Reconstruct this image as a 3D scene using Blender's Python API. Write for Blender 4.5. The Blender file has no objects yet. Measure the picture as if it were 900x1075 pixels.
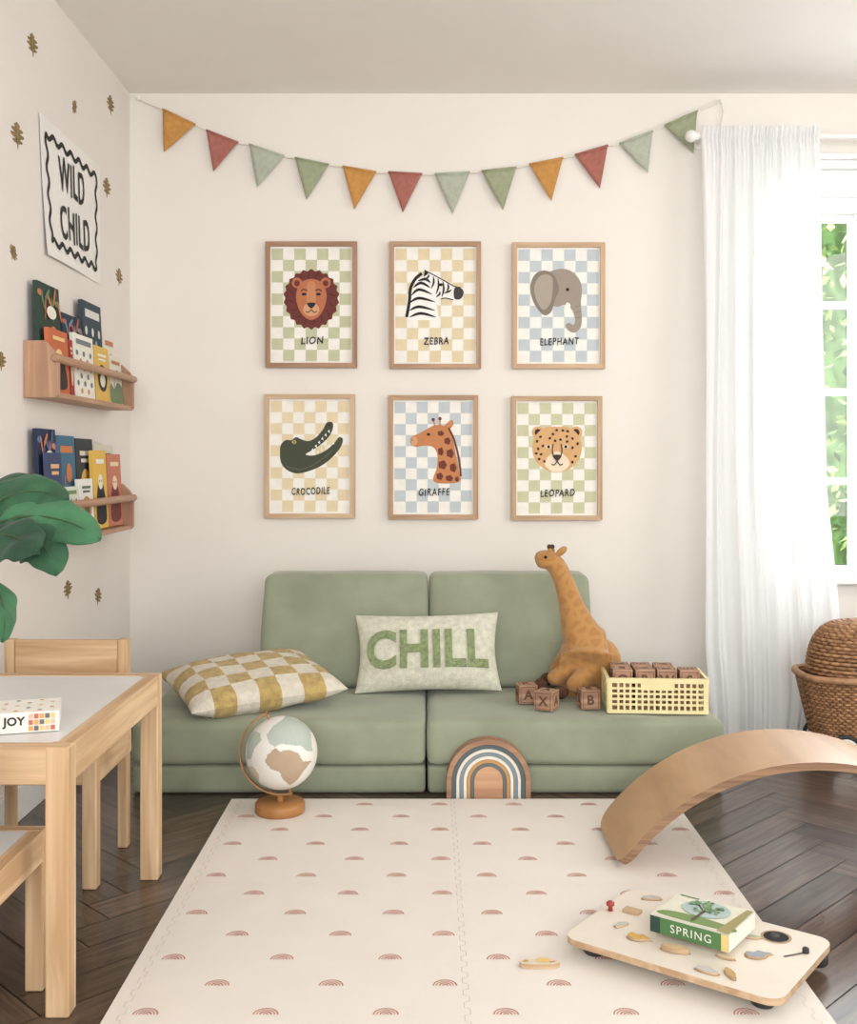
import bpy, bmesh, math, random
from mathutils import Vector, Matrix, noise
from mathutils.geometry import tessellate_polygon
random.seed(7)
F=1140.0; CX=450.0; CY=485.0; H=0.93
XL=-1.07; YB=3.89; ZC=2.25; XR=2.6; YF=-1.0
sc=bpy.context.scene
def W(px,py,y): return Vector(((px-CX)*y/F, y, H-(py-CY)*y/F))
def lin(c):
    c=c/255.0
    return c/12.92 if c<=0.04045 else ((c+0.055)/1.055)**2.4
def L(rgb):
    c=[lin(v) for v in rgb]; g=.3*c[0]+.6*c[1]+.1*c[2]
    c=[g+(v-g)*.88 for v in c]
    return (c[0],c[1],c[2],1)
# ---------------------------------------------------------------- materials
_mc={}
def M(rgb,rough=.6,var=.05,scale=25,bump=0,bs=200,sheen=0,metal=0,name=None,sc3=(1,1,1),spec=.5):
    key=(rgb,rough,var,scale,bump,bs,sheen,metal,sc3,spec)
    if key in _mc: return _mc[key]
    m=bpy.data.materials.new(name or 'surface'); m.use_nodes=True
    nt=m.node_tree; b=nt.nodes['Principled BSDF']
    tc=nt.nodes.new('ShaderNodeTexCoord'); mp=nt.nodes.new('ShaderNodeMapping')
    mp.inputs['Scale'].default_value=sc3
    nt.links.new(tc.outputs['Object'],mp.inputs['Vector'])
    n=nt.nodes.new('ShaderNodeTexNoise'); n.inputs['Scale'].default_value=scale; n.inputs['Detail'].default_value=4
    nt.links.new(mp.outputs['Vector'],n.inputs['Vector'])
    r=nt.nodes.new('ShaderNodeValToRGB'); c=L(rgb)
    r.color_ramp.elements[0].position=.3; r.color_ramp.elements[1].position=.7
    r.color_ramp.elements[0].color=(c[0]*(1-2*var),c[1]*(1-2*var),c[2]*(1-2*var),1)
    r.color_ramp.elements[1].color=(min(1,c[0]*(1+2*var)),min(1,c[1]*(1+2*var)),min(1,c[2]*(1+2*var)),1)
    nt.links.new(n.outputs['Fac'],r.inputs['Fac']); nt.links.new(r.outputs['Color'],b.inputs['Base Color'])
    b.inputs['Roughness'].default_value=rough; b.inputs['Metallic'].default_value=metal
    b.inputs['Specular IOR Level'].default_value=spec
    if sheen:
        b.inputs['Sheen Weight'].default_value=sheen
    if bump:
        n2=nt.nodes.new('ShaderNodeTexNoise'); n2.inputs['Scale'].default_value=bs; n2.inputs['Detail'].default_value=3
        nt.links.new(mp.outputs['Vector'],n2.inputs['Vector'])
        bp=nt.nodes.new('ShaderNodeBump'); bp.inputs['Strength'].default_value=bump; bp.inputs['Distance'].default_value=.004
        nt.links.new(n2.outputs['Fac'],bp.inputs['Height']); nt.links.new(bp.outputs['Normal'],b.inputs['Normal'])
    _mc[key]=m
    return m
def P(r,g,b): return M((r,g,b),.75,.02,30)      # printed ink / flat paint
def wood(name,c1,c2,along='x',rough=.5,fine=45,lng=2.5):
    s={'x':(lng,fine,fine),'y':(fine,lng,fine),'z':(fine,fine,lng)}[along]
    m=bpy.data.materials.new(name); m.use_nodes=True
    nt=m.node_tree; b=nt.nodes['Principled BSDF']
    tc=nt.nodes.new('ShaderNodeTexCoord'); mp=nt.nodes.new('ShaderNodeMapping'); mp.inputs['Scale'].default_value=s
    nt.links.new(tc.outputs['Object'],mp.inputs['Vector'])
    n=nt.nodes.new('ShaderNodeTexNoise'); n.inputs['Scale'].default_value=1; n.inputs['Detail'].default_value=5; n.inputs['Distortion'].default_value=.6
    nt.links.new(mp.outputs['Vector'],n.inputs['Vector'])
    r=nt.nodes.new('ShaderNodeValToRGB')
    r.color_ramp.elements[0].position=.35; r.color_ramp.elements[1].position=.65
    r.color_ramp.elements[0].color=L(c1); r.color_ramp.elements[1].color=L(c2)
    nt.links.new(n.outputs['Fac'],r.inputs['Fac']); nt.links.new(r.outputs['Color'],b.inputs['Base Color'])
    bp=nt.nodes.new('ShaderNodeBump'); bp.inputs['Strength'].default_value=.15; bp.inputs['Distance'].default_value=.001
    nt.links.new(n.outputs['Fac'],bp.inputs['Height']); nt.links.new(bp.outputs['Normal'],b.inputs['Normal'])
    b.inputs['Roughness'].default_value=rough
    return m
pine={a:wood('pine_wood',(198,156,108),(230,195,150),a) for a in 'xyz'}
beech={a:wood('beech_wood',(172,126,94),(200,154,120),a) for a in 'xyz'}
# ---------------------------------------------------------------- mesh builder
BASE={}
def props(o,label=None,cat=None,group=None,kind=None):
    if label: o['label']=label
    if cat: o['category']=cat
    if group: o['group']=group
    if kind: o['kind']=kind
def root(name,base,label,cat,group=None):
    o=bpy.data.objects.new(name,None); o.empty_display_size=.05
    sc.collection.objects.link(o); o.location=base; BASE[o.name]=Vector(base)
    props(o,label,cat,group); return o
class MB:
    def __init__(s): s.v=[];s.f=[];s.m=[];s.sm=[];s.mats=[]
    def add(s,vs,fs,mat,smooth=False):
        o=len(s.v); s.v+= [Vector(p) for p in vs]
        ml=mat if isinstance(mat,list) else None
        for i,f in enumerate(fs):
            mm=ml[i] if ml else mat
            if mm not in s.mats: s.mats.append(mm)
            s.f.append([o+k for k in f]); s.m.append(s.mats.index(mm)); s.sm.append(smooth)
    def box(s,c,d,mat,R=None):
        c=Vector(c); vs=[]
        for z in (-1,1):
            for y in (-1,1):
                for x in (-1,1):
                    p=Vector((x*d[0]/2,y*d[1]/2,z*d[2]/2))
                    if R: p=R@p
                    vs.append(c+p)
        s.add(vs,[(0,2,3,1),(4,5,7,6),(0,1,5,4),(2,6,7,3),(0,4,6,2),(1,3,7,5)],mat)
    def bb(s,x0,x1,y0,y1,z0,z1,mat): s.box(((x0+x1)/2,(y0+y1)/2,(z0+z1)/2),(abs(x1-x0),abs(y1-y0),abs(z1-z0)),mat)
    def tube(s,pts,r,mat,seg=10,closed=False,caps=True):
        pts=[Vector(p) for p in pts]; n=len(pts); rr=r if isinstance(r,(list,tuple)) else [r]*n
        vs=[]; prev=None
        for i in range(n):
            if closed: t=pts[(i+1)%n]-pts[i-1]
            else: t=pts[min(i+1,n-1)]-pts[max(i-1,0)]
            if t.length<1e-9: t=Vector((0,0,1))
            t.normalize()
            if prev is None:
                a=Vector((0,0,1)) if abs(t.z)<.9 else Vector((1,0,0))
                u=t.cross(a).normalized()
            else:
                u=(prev-t*prev.dot(t)).normalized()
            prev=u; w=t.cross(u)
            for k in range(seg):
                a=2*math.pi*k/seg; vs.append(pts[i]+(u*math.cos(a)+w*math.sin(a))*rr[i])
        fs=[]
        for i in range(n if closed else n-1):
            j=(i+1)%n
            for k in range(seg):
                k2=(k+1)%seg; fs.append((i*seg+k,i*seg+k2,j*seg+k2,j*seg+k))
        s.add(vs,fs,mat,True)
        if caps and not closed:
            s.add(vs[:seg],[tuple(range(seg))[::-1]],mat); s.add(vs[-seg:],[tuple(range(seg))],mat)
    def cyl(s,p0,p1,r,mat,seg=28): s.tube([p0,p1],r,mat,seg)
    def sphere(s,c,r,mat,seg=24,rings=16,R=None,mf=None):
        if not isinstance(r,(list,tuple)): r=(r,r,r)
        c=Vector(c); vs=[];loc=[]
        for i in range(rings+1):
            th=math.pi*i/rings
            for k in range(seg):
                a=2*math.pi*k/seg
                p=Vector((math.sin(th)*math.cos(a),math.sin(th)*math.sin(a),math.cos(th))); loc.append(p)
                q=Vector((p.x*r[0],p.y*r[1],p.z*r[2]))
                if R: q=R@q
                vs.append(c+q)
        fs=[];ml=[]
        for i in range(rings):
            for k in range(seg):
                f=(i*seg+k,(i+1)*seg+k,(i+1)*seg+(k+1)%seg,i*seg+(k+1)%seg); fs.append(f)
                if mf: ml.append(mf(sum((vs[q] for q in f),Vector())/4-c))
        s.add(vs,fs,ml if mf else mat,True)
    def lathe(s,prof,c,mat,seg=40,smooth=True):
        c=Vector(c);vs=[];fs=[]
        for r,z in prof:
            for k in range(seg):
                a=2*math.pi*k/seg; vs.append(c+Vector((r*math.cos(a),r*math.sin(a),z)))
        for i in range(len(prof)-1):
            for k in range(seg):
                k2=(k+1)%seg; fs.append((i*seg+k,i*seg+k2,(i+1)*seg+k2,(i+1)*seg+k))
        s.add(vs,fs,mat,smooth)
    def poly(s,pts,mat):
        pts=[Vector(p) for p in pts]
        s.add(pts,[tuple(t) for t in tessellate_polygon([pts])],mat)
    def prism(s,pts,T,w0,w1,mat,side=None):
        n=len(pts)
        a=[T(u,v,w0) for u,v in pts]; b=[T(u,v,w1) for u,v in pts]
        tri=[tuple(t) for t in tessellate_polygon([[Vector((u,v,0)) for u,v in pts]])]
        s.add(a,tri,mat); s.add(b,tri,mat)
        s.add(a+b,[(i,(i+1)%n,n+(i+1)%n,n+i) for i in range(n)],side or mat)
    def mesh(s,vf,X,mat,fn=None):
        vs,fs=vf
        vs=[X@Vector(p) for p in vs]
        s.add(vs,fs,mat)
    def grid(s,fn,nu,nv,mat,smooth=True,mf=None):
        vs=[fn(i/nu,j/nv) for j in range(nv+1) for i in range(nu+1)]
        fs=[];ml=[]
        for j in range(nv):
            for i in range(nu):
                a=j*(nu+1)+i; fs.append((a,a+1,a+nu+2,a+nu+1))
                if mf: ml.append(mf((i+.5)/nu,(j+.5)/nv))
        s.add(vs,fs,ml if mf else mat,smooth)
    def softbox(s,Mx,d,r,mat,puff=(0,0,0),n=16,wr=0,deform=None,seed=0,mf=None):
        h=Vector((d[0]/2,d[1]/2,d[2]/2)); co=[math.sin((i/n*2-1)*math.pi/2) for i in range(n+1)]
        for ax in range(3):
            for sg in (-1,1):
                vs=[];fs=[]
                for j in range(n+1):
                    for i in range(n+1):
                        p=[0,0,0]; p[ax]=sg; p[(ax+1)%3]=co[i]; p[(ax+2)%3]=co[j]
                        q=Vector((p[0]*h[0],p[1]*h[1],p[2]*h[2]))
                        inn=Vector([max(-(h[k]-r),min(h[k]-r,q[k])) for k in range(3)])
                        dd=q-inn
                        if dd.length>1e-9: dd=dd.normalized()*r
                        q=inn+dd
                        for k in range(3):
                            a,b=(k+1)%3,(k+2)%3
                            q[k]+=p[k]*puff[k]*(1-min(1,abs(p[a]))**2)*(1-min(1,abs(p[b]))**2)
                        if wr:
                            q+=Vector(noise.noise_vector(q*9+Vector((seed,0,0))))*wr
                        if deform: q=deform(q,p)
                        vs.append(Mx@q)
                for j in range(n):
                    for i in range(n):
                        a=j*(n+1)+i; f=(a,a+1,a+n+2,a+n+1); fs.append(f if sg>0 else f[::-1])
                s.add(vs,fs,mat,True)
    def make(s,name,parent=None,base=None,bevel=0,label=None,cat=None,group=None,kind=None,merge=False,solid=0):
        if parent is not None: b=BASE[parent.name]
        elif base is not None: b=Vector(base)
        else:
            xs=[p.x for p in s.v];ys=[p.y for p in s.v];zs=[p.z for p in s.v]
            b=Vector(((min(xs)+max(xs))/2,(min(ys)+max(ys))/2,min(zs)))
        me=bpy.data.meshes.new(name); me.from_pydata([tuple(p-b) for p in s.v],[],s.f)
        for m in s.mats: me.materials.append(m)
        me.polygons.foreach_set('material_index',s.m); me.polygons.foreach_set('use_smooth',s.sm)
        me.update()
        if merge:
            bm=bmesh.new(); bm.from_mesh(me); bmesh.ops.remove_doubles(bm,verts=bm.verts,dist=1e-5); bm.to_mesh(me); bm.free()
        o=bpy.data.objects.new(name,me); sc.collection.objects.link(o)
        if parent is not None: o.parent=parent
        else: o.location=b
        BASE[o.name]=b
        if bevel:
            md=o.modifiers.new('bevel','BEVEL'); md.width=bevel; md.segments=2; md.limit_method='ANGLE'; md.angle_limit=.7
        if solid:
            md=o.modifiers.new('solid','SOLIDIFY'); md.thickness=solid
        props(o,label,cat,group,kind); return o
def dup(o,loc,rot=None,label=None):
    def cp(x,par):
        n=x.copy(); sc.collection.objects.link(n)
        if par is not None: n.parent=par
        for c in list(x.children): cp(c,n)
        return n
    n=cp(o,None); n.location=loc
    if rot is not None: n.rotation_euler=rot
    if label: n['label']=label
    return n
def text_vf(t,size,extrude=0.0004,offset=0,shear=0,space=1,jit=0):
    cu=bpy.data.curves.new('t','FONT'); cu.body=t; cu.size=size; cu.extrude=extrude; cu.offset=offset; cu.shear=shear
    cu.space_character=space; cu.align_x='CENTER'; cu.align_y='CENTER'; cu.resolution_u=4
    o=bpy.data.objects.new('t',cu); sc.collection.objects.link(o)
    dg=bpy.context.evaluated_depsgraph_get(); me=bpy.data.meshes.new_from_object(o.evaluated_get(dg))
    vs=[v.co.copy() for v in me.vertices]; fs=[tuple(p.vertices) for p in me.polygons]
    bpy.data.objects.remove(o); bpy.data.curves.remove(cu); bpy.data.meshes.remove(me)
    if vs:
        cy=(min(v.y for v in vs)+max(v.y for v in vs))/2; cx=(min(v.x for v in vs)+max(v.x for v in vs))/2
        for v in vs:
            v.x-=cx; v.y-=cy
            if jit: v.y+=jit*math.sin(v.x*6.3/size)*size; v.x+=jit*.6*math.sin(v.y*7/size+v.x*3/size)*size
    return vs,fs
def frame_mat(o,X,Y,Z):
    m=Matrix((X,Y,Z)).transposed().to_4x4(); m.translation=Vector(o); return m
def back_text(o,sx=1,sy=1,rot=0):
    return frame_mat(o,Vector((1,0,0)),Vector((0,0,1)),Vector((0,-1,0)))@Matrix.Rotation(rot,4,'Z')@Matrix.Diagonal((sx,sy,1,1))
# 2-D drawing on a surface T(u,v,w)
def smooth(pts,k=6,closed=True):
    n=len(pts);out=[]
    rng=range(n) if closed else range(n-1)
    for i in rng:
        if closed: p0,p1,p2,p3=pts[i-1],pts[i],pts[(i+1)%n],pts[(i+2)%n]
        else: p0,p1,p2,p3=pts[max(i-1,0)],pts[i],pts[i+1],pts[min(i+2,n-1)]
        for j in range(k):
            t=j/k
            out.append(tuple(.5*((2*p1[a])+(-p0[a]+p2[a])*t+(2*p0[a]-5*p1[a]+4*p2[a]-p3[a])*t*t+(-p0[a]+3*p1[a]-3*p2[a]+p3[a])*t**3) for a in (0,1)))
    if not closed: out.append(pts[-1])
    return out
class Art:
    def __init__(s,mb,T,eps=.0003): s.mb=mb;s.T=T;s.w=eps;s.e=eps
    def poly(s,pts,mat,sm=True):
        if sm: pts=smooth(pts)
        s.w+=s.e; p2=[Vector((u,v,0)) for u,v in pts]
        tri=[tuple(t) for t in tessellate_polygon([p2])]
        s.mb.add([s.T(u,v,s.w) for u,v in pts],tri,mat)
    def ell(s,cx,cy,rx,ry,mat,rot=0,n=22):
        pts=[]
        for i in range(n):
            a=2*math.pi*i/n; x=rx*math.cos(a); y=ry*math.sin(a)
            pts.append((cx+x*math.cos(rot)-y*math.sin(rot),cy+x*math.sin(rot)+y*math.cos(rot)))
        s.poly(pts,mat,False)
    def stroke(s,pts,wd,mat,sm=True,closed=False,taper=False):
        if sm: pts=smooth(pts,5,closed)
        n=len(pts); s.w+=s.e; a=[];
        for i in range(n):
            if closed: p,q=pts[i-1],pts[(i+1)%n]
            else: p,q=pts[max(i-1,0)],pts[min(i+1,n-1)]
            dx,dy=q[0]-p[0],q[1]-p[1]; l=math.hypot(dx,dy) or 1
            h=wd/2*(1 if not taper else max(.15,math.sin(math.pi*(i+.5)/n)))
            a.append((pts[i][0]-dy/l*h,pts[i][1]+dx/l*h)); a.append((pts[i][0]+dy/l*h,pts[i][1]-dx/l*h))
        fs=[]
        for i in range(n if closed else n-1):
            j=(i+1)%n; fs.append((2*i,2*j,2*j+1,2*i+1))
        s.mb.add([s.T(u,v,s.w) for u,v in a],fs,mat)
# ================================================================= ROOM SHELL
wallm=M((237,231,223),.9,.008,3,.05,300,spec=.2)
wall2=M((234,227,221),.9,.008,3,.05,300,spec=.2)
ceilm=M((240,236,231),.9,.008,3,spec=.2)
white=M((240,239,237),.45,.01,20)
WX0,WX1,WZ0,WZ1=1.22,2.36,.52,1.84
b=MB()
b.bb(XL-.12,WX0,YB,YB+.14,0,ZC,wallm); b.bb(WX1,XR+.12,YB,YB+.14,0,ZC,wallm)
b.bb(WX0,WX1,YB,YB+.14,0,WZ0,wallm); b.bb(WX0,WX1,YB,YB+.14,WZ1,ZC,wallm)
b.make('wall_back',label='plain cream painted wall with a window opening',kind='structure')
b=MB(); b.bb(XL-.12,XL,YF,YB,0,ZC,wall2); b.make('wall_left',label='cream painted wall with gold leaf decals',kind='structure')
b=MB(); b.bb(XR,XR+.12,YF,YB,0,ZC,wallm); b.make('wall_right',label='plain cream painted side wall',kind='structure')
b=MB(); b.bb(XL-.12,XR+.12,YF,YB+.14,ZC,ZC+.1,ceilm); b.make('ceiling',label='flat white painted ceiling',kind='structure')
# floor : herringbone planks
fm=bpy.data.materials.new('herringbone_oak'); fm.use_nodes=True
nt=fm.node_tree; bs=nt.nodes['Principled BSDF']
uv=nt.nodes.new('ShaderNodeUVMap'); uv.uv_map='uv'; mp=nt.nodes.new('ShaderNodeMapping'); mp.inputs['Scale'].default_value=(5,70,1)
n=nt.nodes.new('ShaderNodeTexNoise'); n.inputs['Scale'].default_value=1; n.inputs['Detail'].default_value=6; n.inputs['Distortion'].default_value=.8
at=nt.nodes.new('ShaderNodeAttribute'); at.attribute_name='pc'
rp=nt.nodes.new('ShaderNodeValToRGB'); rp.color_ramp.elements[0].position=.3; rp.color_ramp.elements[1].position=.7
rp.color_ramp.elements[0].color=L((62,45,35)); rp.color_ramp.elements[1].color=L((112,87,68))
mx=nt.nodes.new('ShaderNodeMix'); mx.data_type='RGBA'; mx.blend_type='MULTIPLY'; mx.inputs['Factor'].default_value=1
nt.links.new(uv.outputs['UV'],mp.inputs['Vector']); nt.links.new(mp.outputs['Vector'],n.inputs['Vector']); nt.links.new(n.outputs['Fac'],rp.inputs['Fac'])
nt.links.new(rp.outputs['Color'],mx.inputs['A']); nt.links.new(at.outputs['Color'],mx.inputs['B']); nt.links.new(mx.outputs['Result'],bs.inputs['Base Color'])
bp=nt.nodes.new('ShaderNodeBump'); bp.inputs['Strength'].default_value=.35; bp.inputs['Distance'].default_value=.001
nt.links.new(n.outputs['Fac'],bp.inputs['Height']); nt.links.new(bp.outputs['Normal'],bs.inputs['Normal'])
bs.inputs['Roughness'].default_value=.42
bs.inputs['Coat Weight'].default_value=.5; bs.inputs['Coat Roughness'].default_value=.2; bs.inputs['Coat IOR'].default_value=1.55
nt.links.new(bp.outputs['Normal'],bs.inputs['Coat Normal'])
bm=bmesh.new(); uvl=bm.loops.layers.uv.new('uv'); cl=bm.loops.layers.color.new('pc')
LP,WP=.46,.092; g=.0012
R45=Matrix.Rotation(math.radians(45),2)
def plank(x0,x1,y0,y1,horiz):
    ce=R45@Vector(((x0+x1)/2,(y0+y1)/2))
    if not(XL-.5<ce.x<XR+.5 and YF-.5<ce.y<YB+.5): return
    cs=[(x0+g,y0+g),(x1-g,y0+g),(x1-g,y1-g),(x0+g,y1-g)]
    vs=[]
    for c in cs:
        q=R45@Vector(c); vs.append(bm.verts.new((q.x,q.y,0)))
    f=bm.faces.new(vs); k=random.uniform(.68,1.1); ou=random.random()*9; ov=random.random()*9
    for l,c in zip(f.loops,cs):
        u,v=(c[0],c[1]) if horiz else (c[1],c[0])
        l[uvl].uv=(u+ou,v+ov); l[cl]=(k,k*random.uniform(.98,1.02),k,1)
for a in range(-80,90):
    for c in range(-14,16):
        ox=a*WP+c*LP; oy=a*WP-c*LP
        plank(ox,ox+LP,oy,oy+WP,True); plank(ox,ox+WP,oy+WP,oy+WP+LP,False)
for co,no in (((XL,0,0),(-1,0,0)),((XR,0,0),(1,0,0)),((0,YF,0),(0,-1,0)),((0,YB,0),(0,1,0))):
    bmesh.ops.bisect_plane(bm,geom=bm.verts[:]+bm.edges[:]+bm.faces[:],plane_co=co,plane_no=no,clear_outer=True)
vs=[bm.verts.new(p) for p in ((XL,YF,-.003),(XR,YF,-.003),(XR,YB,-.003),(XL,YB,-.003))]
f=bm.faces.new(vs)
for l in f.loops: l[cl]=(.15,.13,.12,1)
me=bpy.data.meshes.new('floor'); bm.to_mesh(me); bm.free(); me.materials.append(fm)
o=bpy.data.objects.new('floor',me); sc.collection.objects.link(o); props(o,'dark brown oak herringbone parquet floor',kind='structure')
b=MB(); b.bb(XL+.001,WX1+.2,YB-.014,YB-.001,0,.09,white); b.make('baseboard_back',label='low white painted skirting board',kind='structure',bevel=.003)
b=MB(); b.bb(XL+.001,XL+.012,YF,YB-.015,0,.09,white); b.make('baseboard_left',label='low white painted skirting board',kind='structure',bevel=.003)
# window
b=MB()
fy0,fy1=YB+.03,YB+.09
b.bb(WX0,WX0+.05,fy0,fy1,WZ0,WZ1,white); b.bb(WX1-.05,WX1,fy0,fy1,WZ0,WZ1,white)
b.bb(WX0,WX1,fy0,fy1,WZ0,WZ0+.03,white); b.bb(WX0,WX1,fy0,fy1,WZ1-.035,WZ1,white)
for xm in (1.565,1.985): b.bb(xm-.03,xm+.03,fy0-.01,fy1,WZ0,WZ1,white)
for zm in (1.50,1.185,.86): b.bb(WX0,WX1,fy0+.01,fy1-.01,zm-.012,zm+.012,white)
for xm in (1.40,1.775,2.17): b.bb(xm-.01,xm+.01,fy0+.012,fy1-.012,WZ0,WZ1,white)
win=b.make('window_1',label='white painted casement window with small panes',kind='structure')
gm=bpy.data.materials.new('window_glass'); gm.use_nodes=True; nt=gm.node_tree; nt.nodes.clear()
ou=nt.nodes.new('ShaderNodeOutputMaterial'); t=nt.nodes.new('ShaderNodeBsdfTransparent'); gl=nt.nodes.new('ShaderNodeBsdfGlossy'); gl.inputs['Roughness'].default_value=.02
ms=nt.nodes.new('ShaderNodeMixShader'); ms.inputs['Fac'].default_value=.05
nt.links.new(t.outputs[0],ms.inputs[1]); nt.links.new(gl.outputs[0],ms.inputs[2]); nt.links.new(ms.outputs[0],ou.inputs[0])
b=MB(); b.bb(WX0+.01,WX1-.01,YB+.06,YB+.062,WZ0+.01,WZ1-.01,gm); b.make('glass_pane',parent=win)
b=MB()
b.bb(WX0-.08,WX1+.08,YB-.02,YB-.001,WZ1-.02,WZ1+.13,white); b.bb(WX0-.09,WX1+.09,YB-.032,YB-.001,WZ1+.03,WZ1+.045,white)
b.bb(WX0-.1,WX1+.1,YB-.045,YB-.001,WZ1+.13,WZ1+.16,white); b.bb(WX0-.11,WX1+.11,YB-.06,YB-.001,WZ1+.16,WZ1+.18,white)
b.bb(WX0-.07,WX0,YB-.018,YB-.001,WZ0,WZ1-.02,white); b.bb(WX1,WX1+.07,YB-.018,YB-.001,WZ0,WZ1-.02,white)
b.make('trim_1',label='white moulded window architrave',kind='structure',bevel=.003)
b=MB(); b.bb(WX0-.09,WX1+.09,YB-.05,YB+.03,WZ0-.024,WZ0,white); b.make('trim_2',label='white painted window sill',kind='structure',bevel=.004)
# outside hedge
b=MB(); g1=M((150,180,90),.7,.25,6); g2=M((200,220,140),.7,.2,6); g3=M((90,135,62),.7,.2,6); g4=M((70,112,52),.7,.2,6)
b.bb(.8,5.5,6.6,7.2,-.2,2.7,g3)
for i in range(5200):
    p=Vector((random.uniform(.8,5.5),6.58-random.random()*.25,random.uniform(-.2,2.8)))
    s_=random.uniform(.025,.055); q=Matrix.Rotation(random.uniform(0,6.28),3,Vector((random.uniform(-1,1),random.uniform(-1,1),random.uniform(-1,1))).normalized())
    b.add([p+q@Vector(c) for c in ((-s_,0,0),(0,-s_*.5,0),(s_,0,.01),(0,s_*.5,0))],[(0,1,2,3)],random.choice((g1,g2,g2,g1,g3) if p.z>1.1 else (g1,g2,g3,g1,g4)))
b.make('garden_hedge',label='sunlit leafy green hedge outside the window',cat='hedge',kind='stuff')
b=MB(); b.bb(-1,7,4.2,6.2,-.3,-.2,M((150,170,110),.9,.1,5)); b.make('garden_lawn',label='green lawn outside the window',cat='lawn',kind='stuff')
# ================================================================= BUNTING
fc={'o':M((204,143,56),.9,.06,60,.3,700),'t':M((176,104,90),.9,.06,60,.3,700),'s':M((180,186,168),.9,.05,60,.3,700),'g':M((160,167,132),.9,.05,60,.3,700)}
fl=[((171,115),(205,131),(172,160)),((217,137),(250,150),(224,180)),((262,152),(298,164),(270,197)),((310,166),(345,173),(322,210)),((360,175),(395,181),(372,220)),((408,181),(443,183),(423,223)),((457,183),(493,181),(475,225)),((506,180),(542,176),(528,221)),((556,173),(591,166),(579,211)),((604,163),(638,153),(630,198)),((651,151),(685,138),(680,182)),((698,132),(732,117),(728,161))]
YD=3.872
bun=root('bunting',W(450,180,YD),'fabric flag bunting in mustard, terracotta and sage pinned along the wall','bunting')
pp=[(146,104)]
for f_ in fl: pp+=[f_[0],f_[1]]
pp+=[(757,106)]
b=MB(); b.tube([W(p[0],p[1],YD) for p in smooth(pp,4,False)],.0028,M((236,230,215),.9,.05,200),8)
b.tube([W(757,106,YD),W(760,118,YD),W(757,130,YD),W(759,146,YD)],.0022,M((236,230,215),.9,.05,200),6)
b.make('string',parent=bun)
for k,f_ in enumerate(fl):
    b=MB(); A,B,C=[W(p[0],p[1],YD) for p in f_]; N=8; idx={};vs=[];fs=[]
    for i in range(N+1):
        for j in range(N+1-i):
            p=A+(B-A)*(j/N)+(C-A)*(i/N); q=p.copy(); q.y-=.003+.004*math.sin(k*1.7+j*.8+i*.4)*(i/N); idx[(i,j)]=len(vs); vs.append(q)
    for i in range(N):
        for j in range(N-i):
            fs.append((idx[i,j],idx[i,j+1],idx[i+1,j]))
            if j<N-i-1: fs.append((idx[i,j+1],idx[i+1,j+1],idx[i+1,j]))
    b.add(vs,fs,fc['otsg'[k%4]],True)
    d=(B-A).normalized(); b.tube([A-d*.001+Vector((0,-.003,0)),B+d*.001+Vector((0,-.003,0))],.0042,fc['otsg'[k%4]],8)
    b.make('flag',parent=bun,solid=.0015)
b=MB(); b.cyl(W(145,103,YB-.001),W(145,103,YB-.02),.006,white,12); b.sphere(W(145,103,YB-.02),.007,white,12,8)
b.make('wall_pin',parent=bun)
b=MB(); b.cyl(W(757,106,YB-.001),W(757,106,YB-.02),.006,white,12); b.sphere(W(757,106,YB-.02),.007,white,12,8)
b.make('wall_pin',parent=bun)
# ================================================================= FRAMED PRINTS
AY=3.876
def TA(u,v,w): p=W(u,v,AY); p.y-=w; return p
cream=P(244,241,233); ink=P(28,26,26)
def art_lion(a):
    mane=P(112,42,36); mane2=P(86,30,27); fc_=P(192,110,64); lt=P(216,158,112)
    pts=[]
    for i in range(44):
        an=2*math.pi*i/44; r=1+(.05 if i%2 else -.02); x=math.cos(an);y=math.sin(an)
        pts.append((327+28*x*r*(1-.04*y),313+30*y*r*(1.05 if y>0 else .97)))
    a.poly(pts,mane)
    for i in range(16):
        an=2*math.pi*i/16+.2
        a.stroke([(327+19*math.cos(an),313+22*math.sin(an)),(327+25*math.cos(an+.12),313+28*math.sin(an+.12))],1.2,mane2,False)
    for sx in (-1,1):
        a.ell(327+sx*15,297,5.5,5.5,fc_); a.ell(327+sx*15,297.5,3,3.2,mane)
    a.poly([(327,293),(338,297),(343,309),(341,322),(335,332),(327,336),(319,332),(313,322),(311,309),(316,297)],fc_)
    a.poly([(323,298),(331,298),(331,320),(323,320)],P(206,132,82))
    a.ell(327,325,8.5,7,lt)
    for sx in (-1,1):
        a.ell(327+sx*7.5,309,2.6,1.5,ink); a.stroke([(327+sx*4,305.5),(327+sx*8,304),(327+sx*11,306)],1.2,mane2)
        a.stroke([(327,325),(327+sx*3,328),(327+sx*6,327)],.9,ink)
    a.poly([(322.5,318.5),(331.5,318.5),(327,324)],ink)
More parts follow.
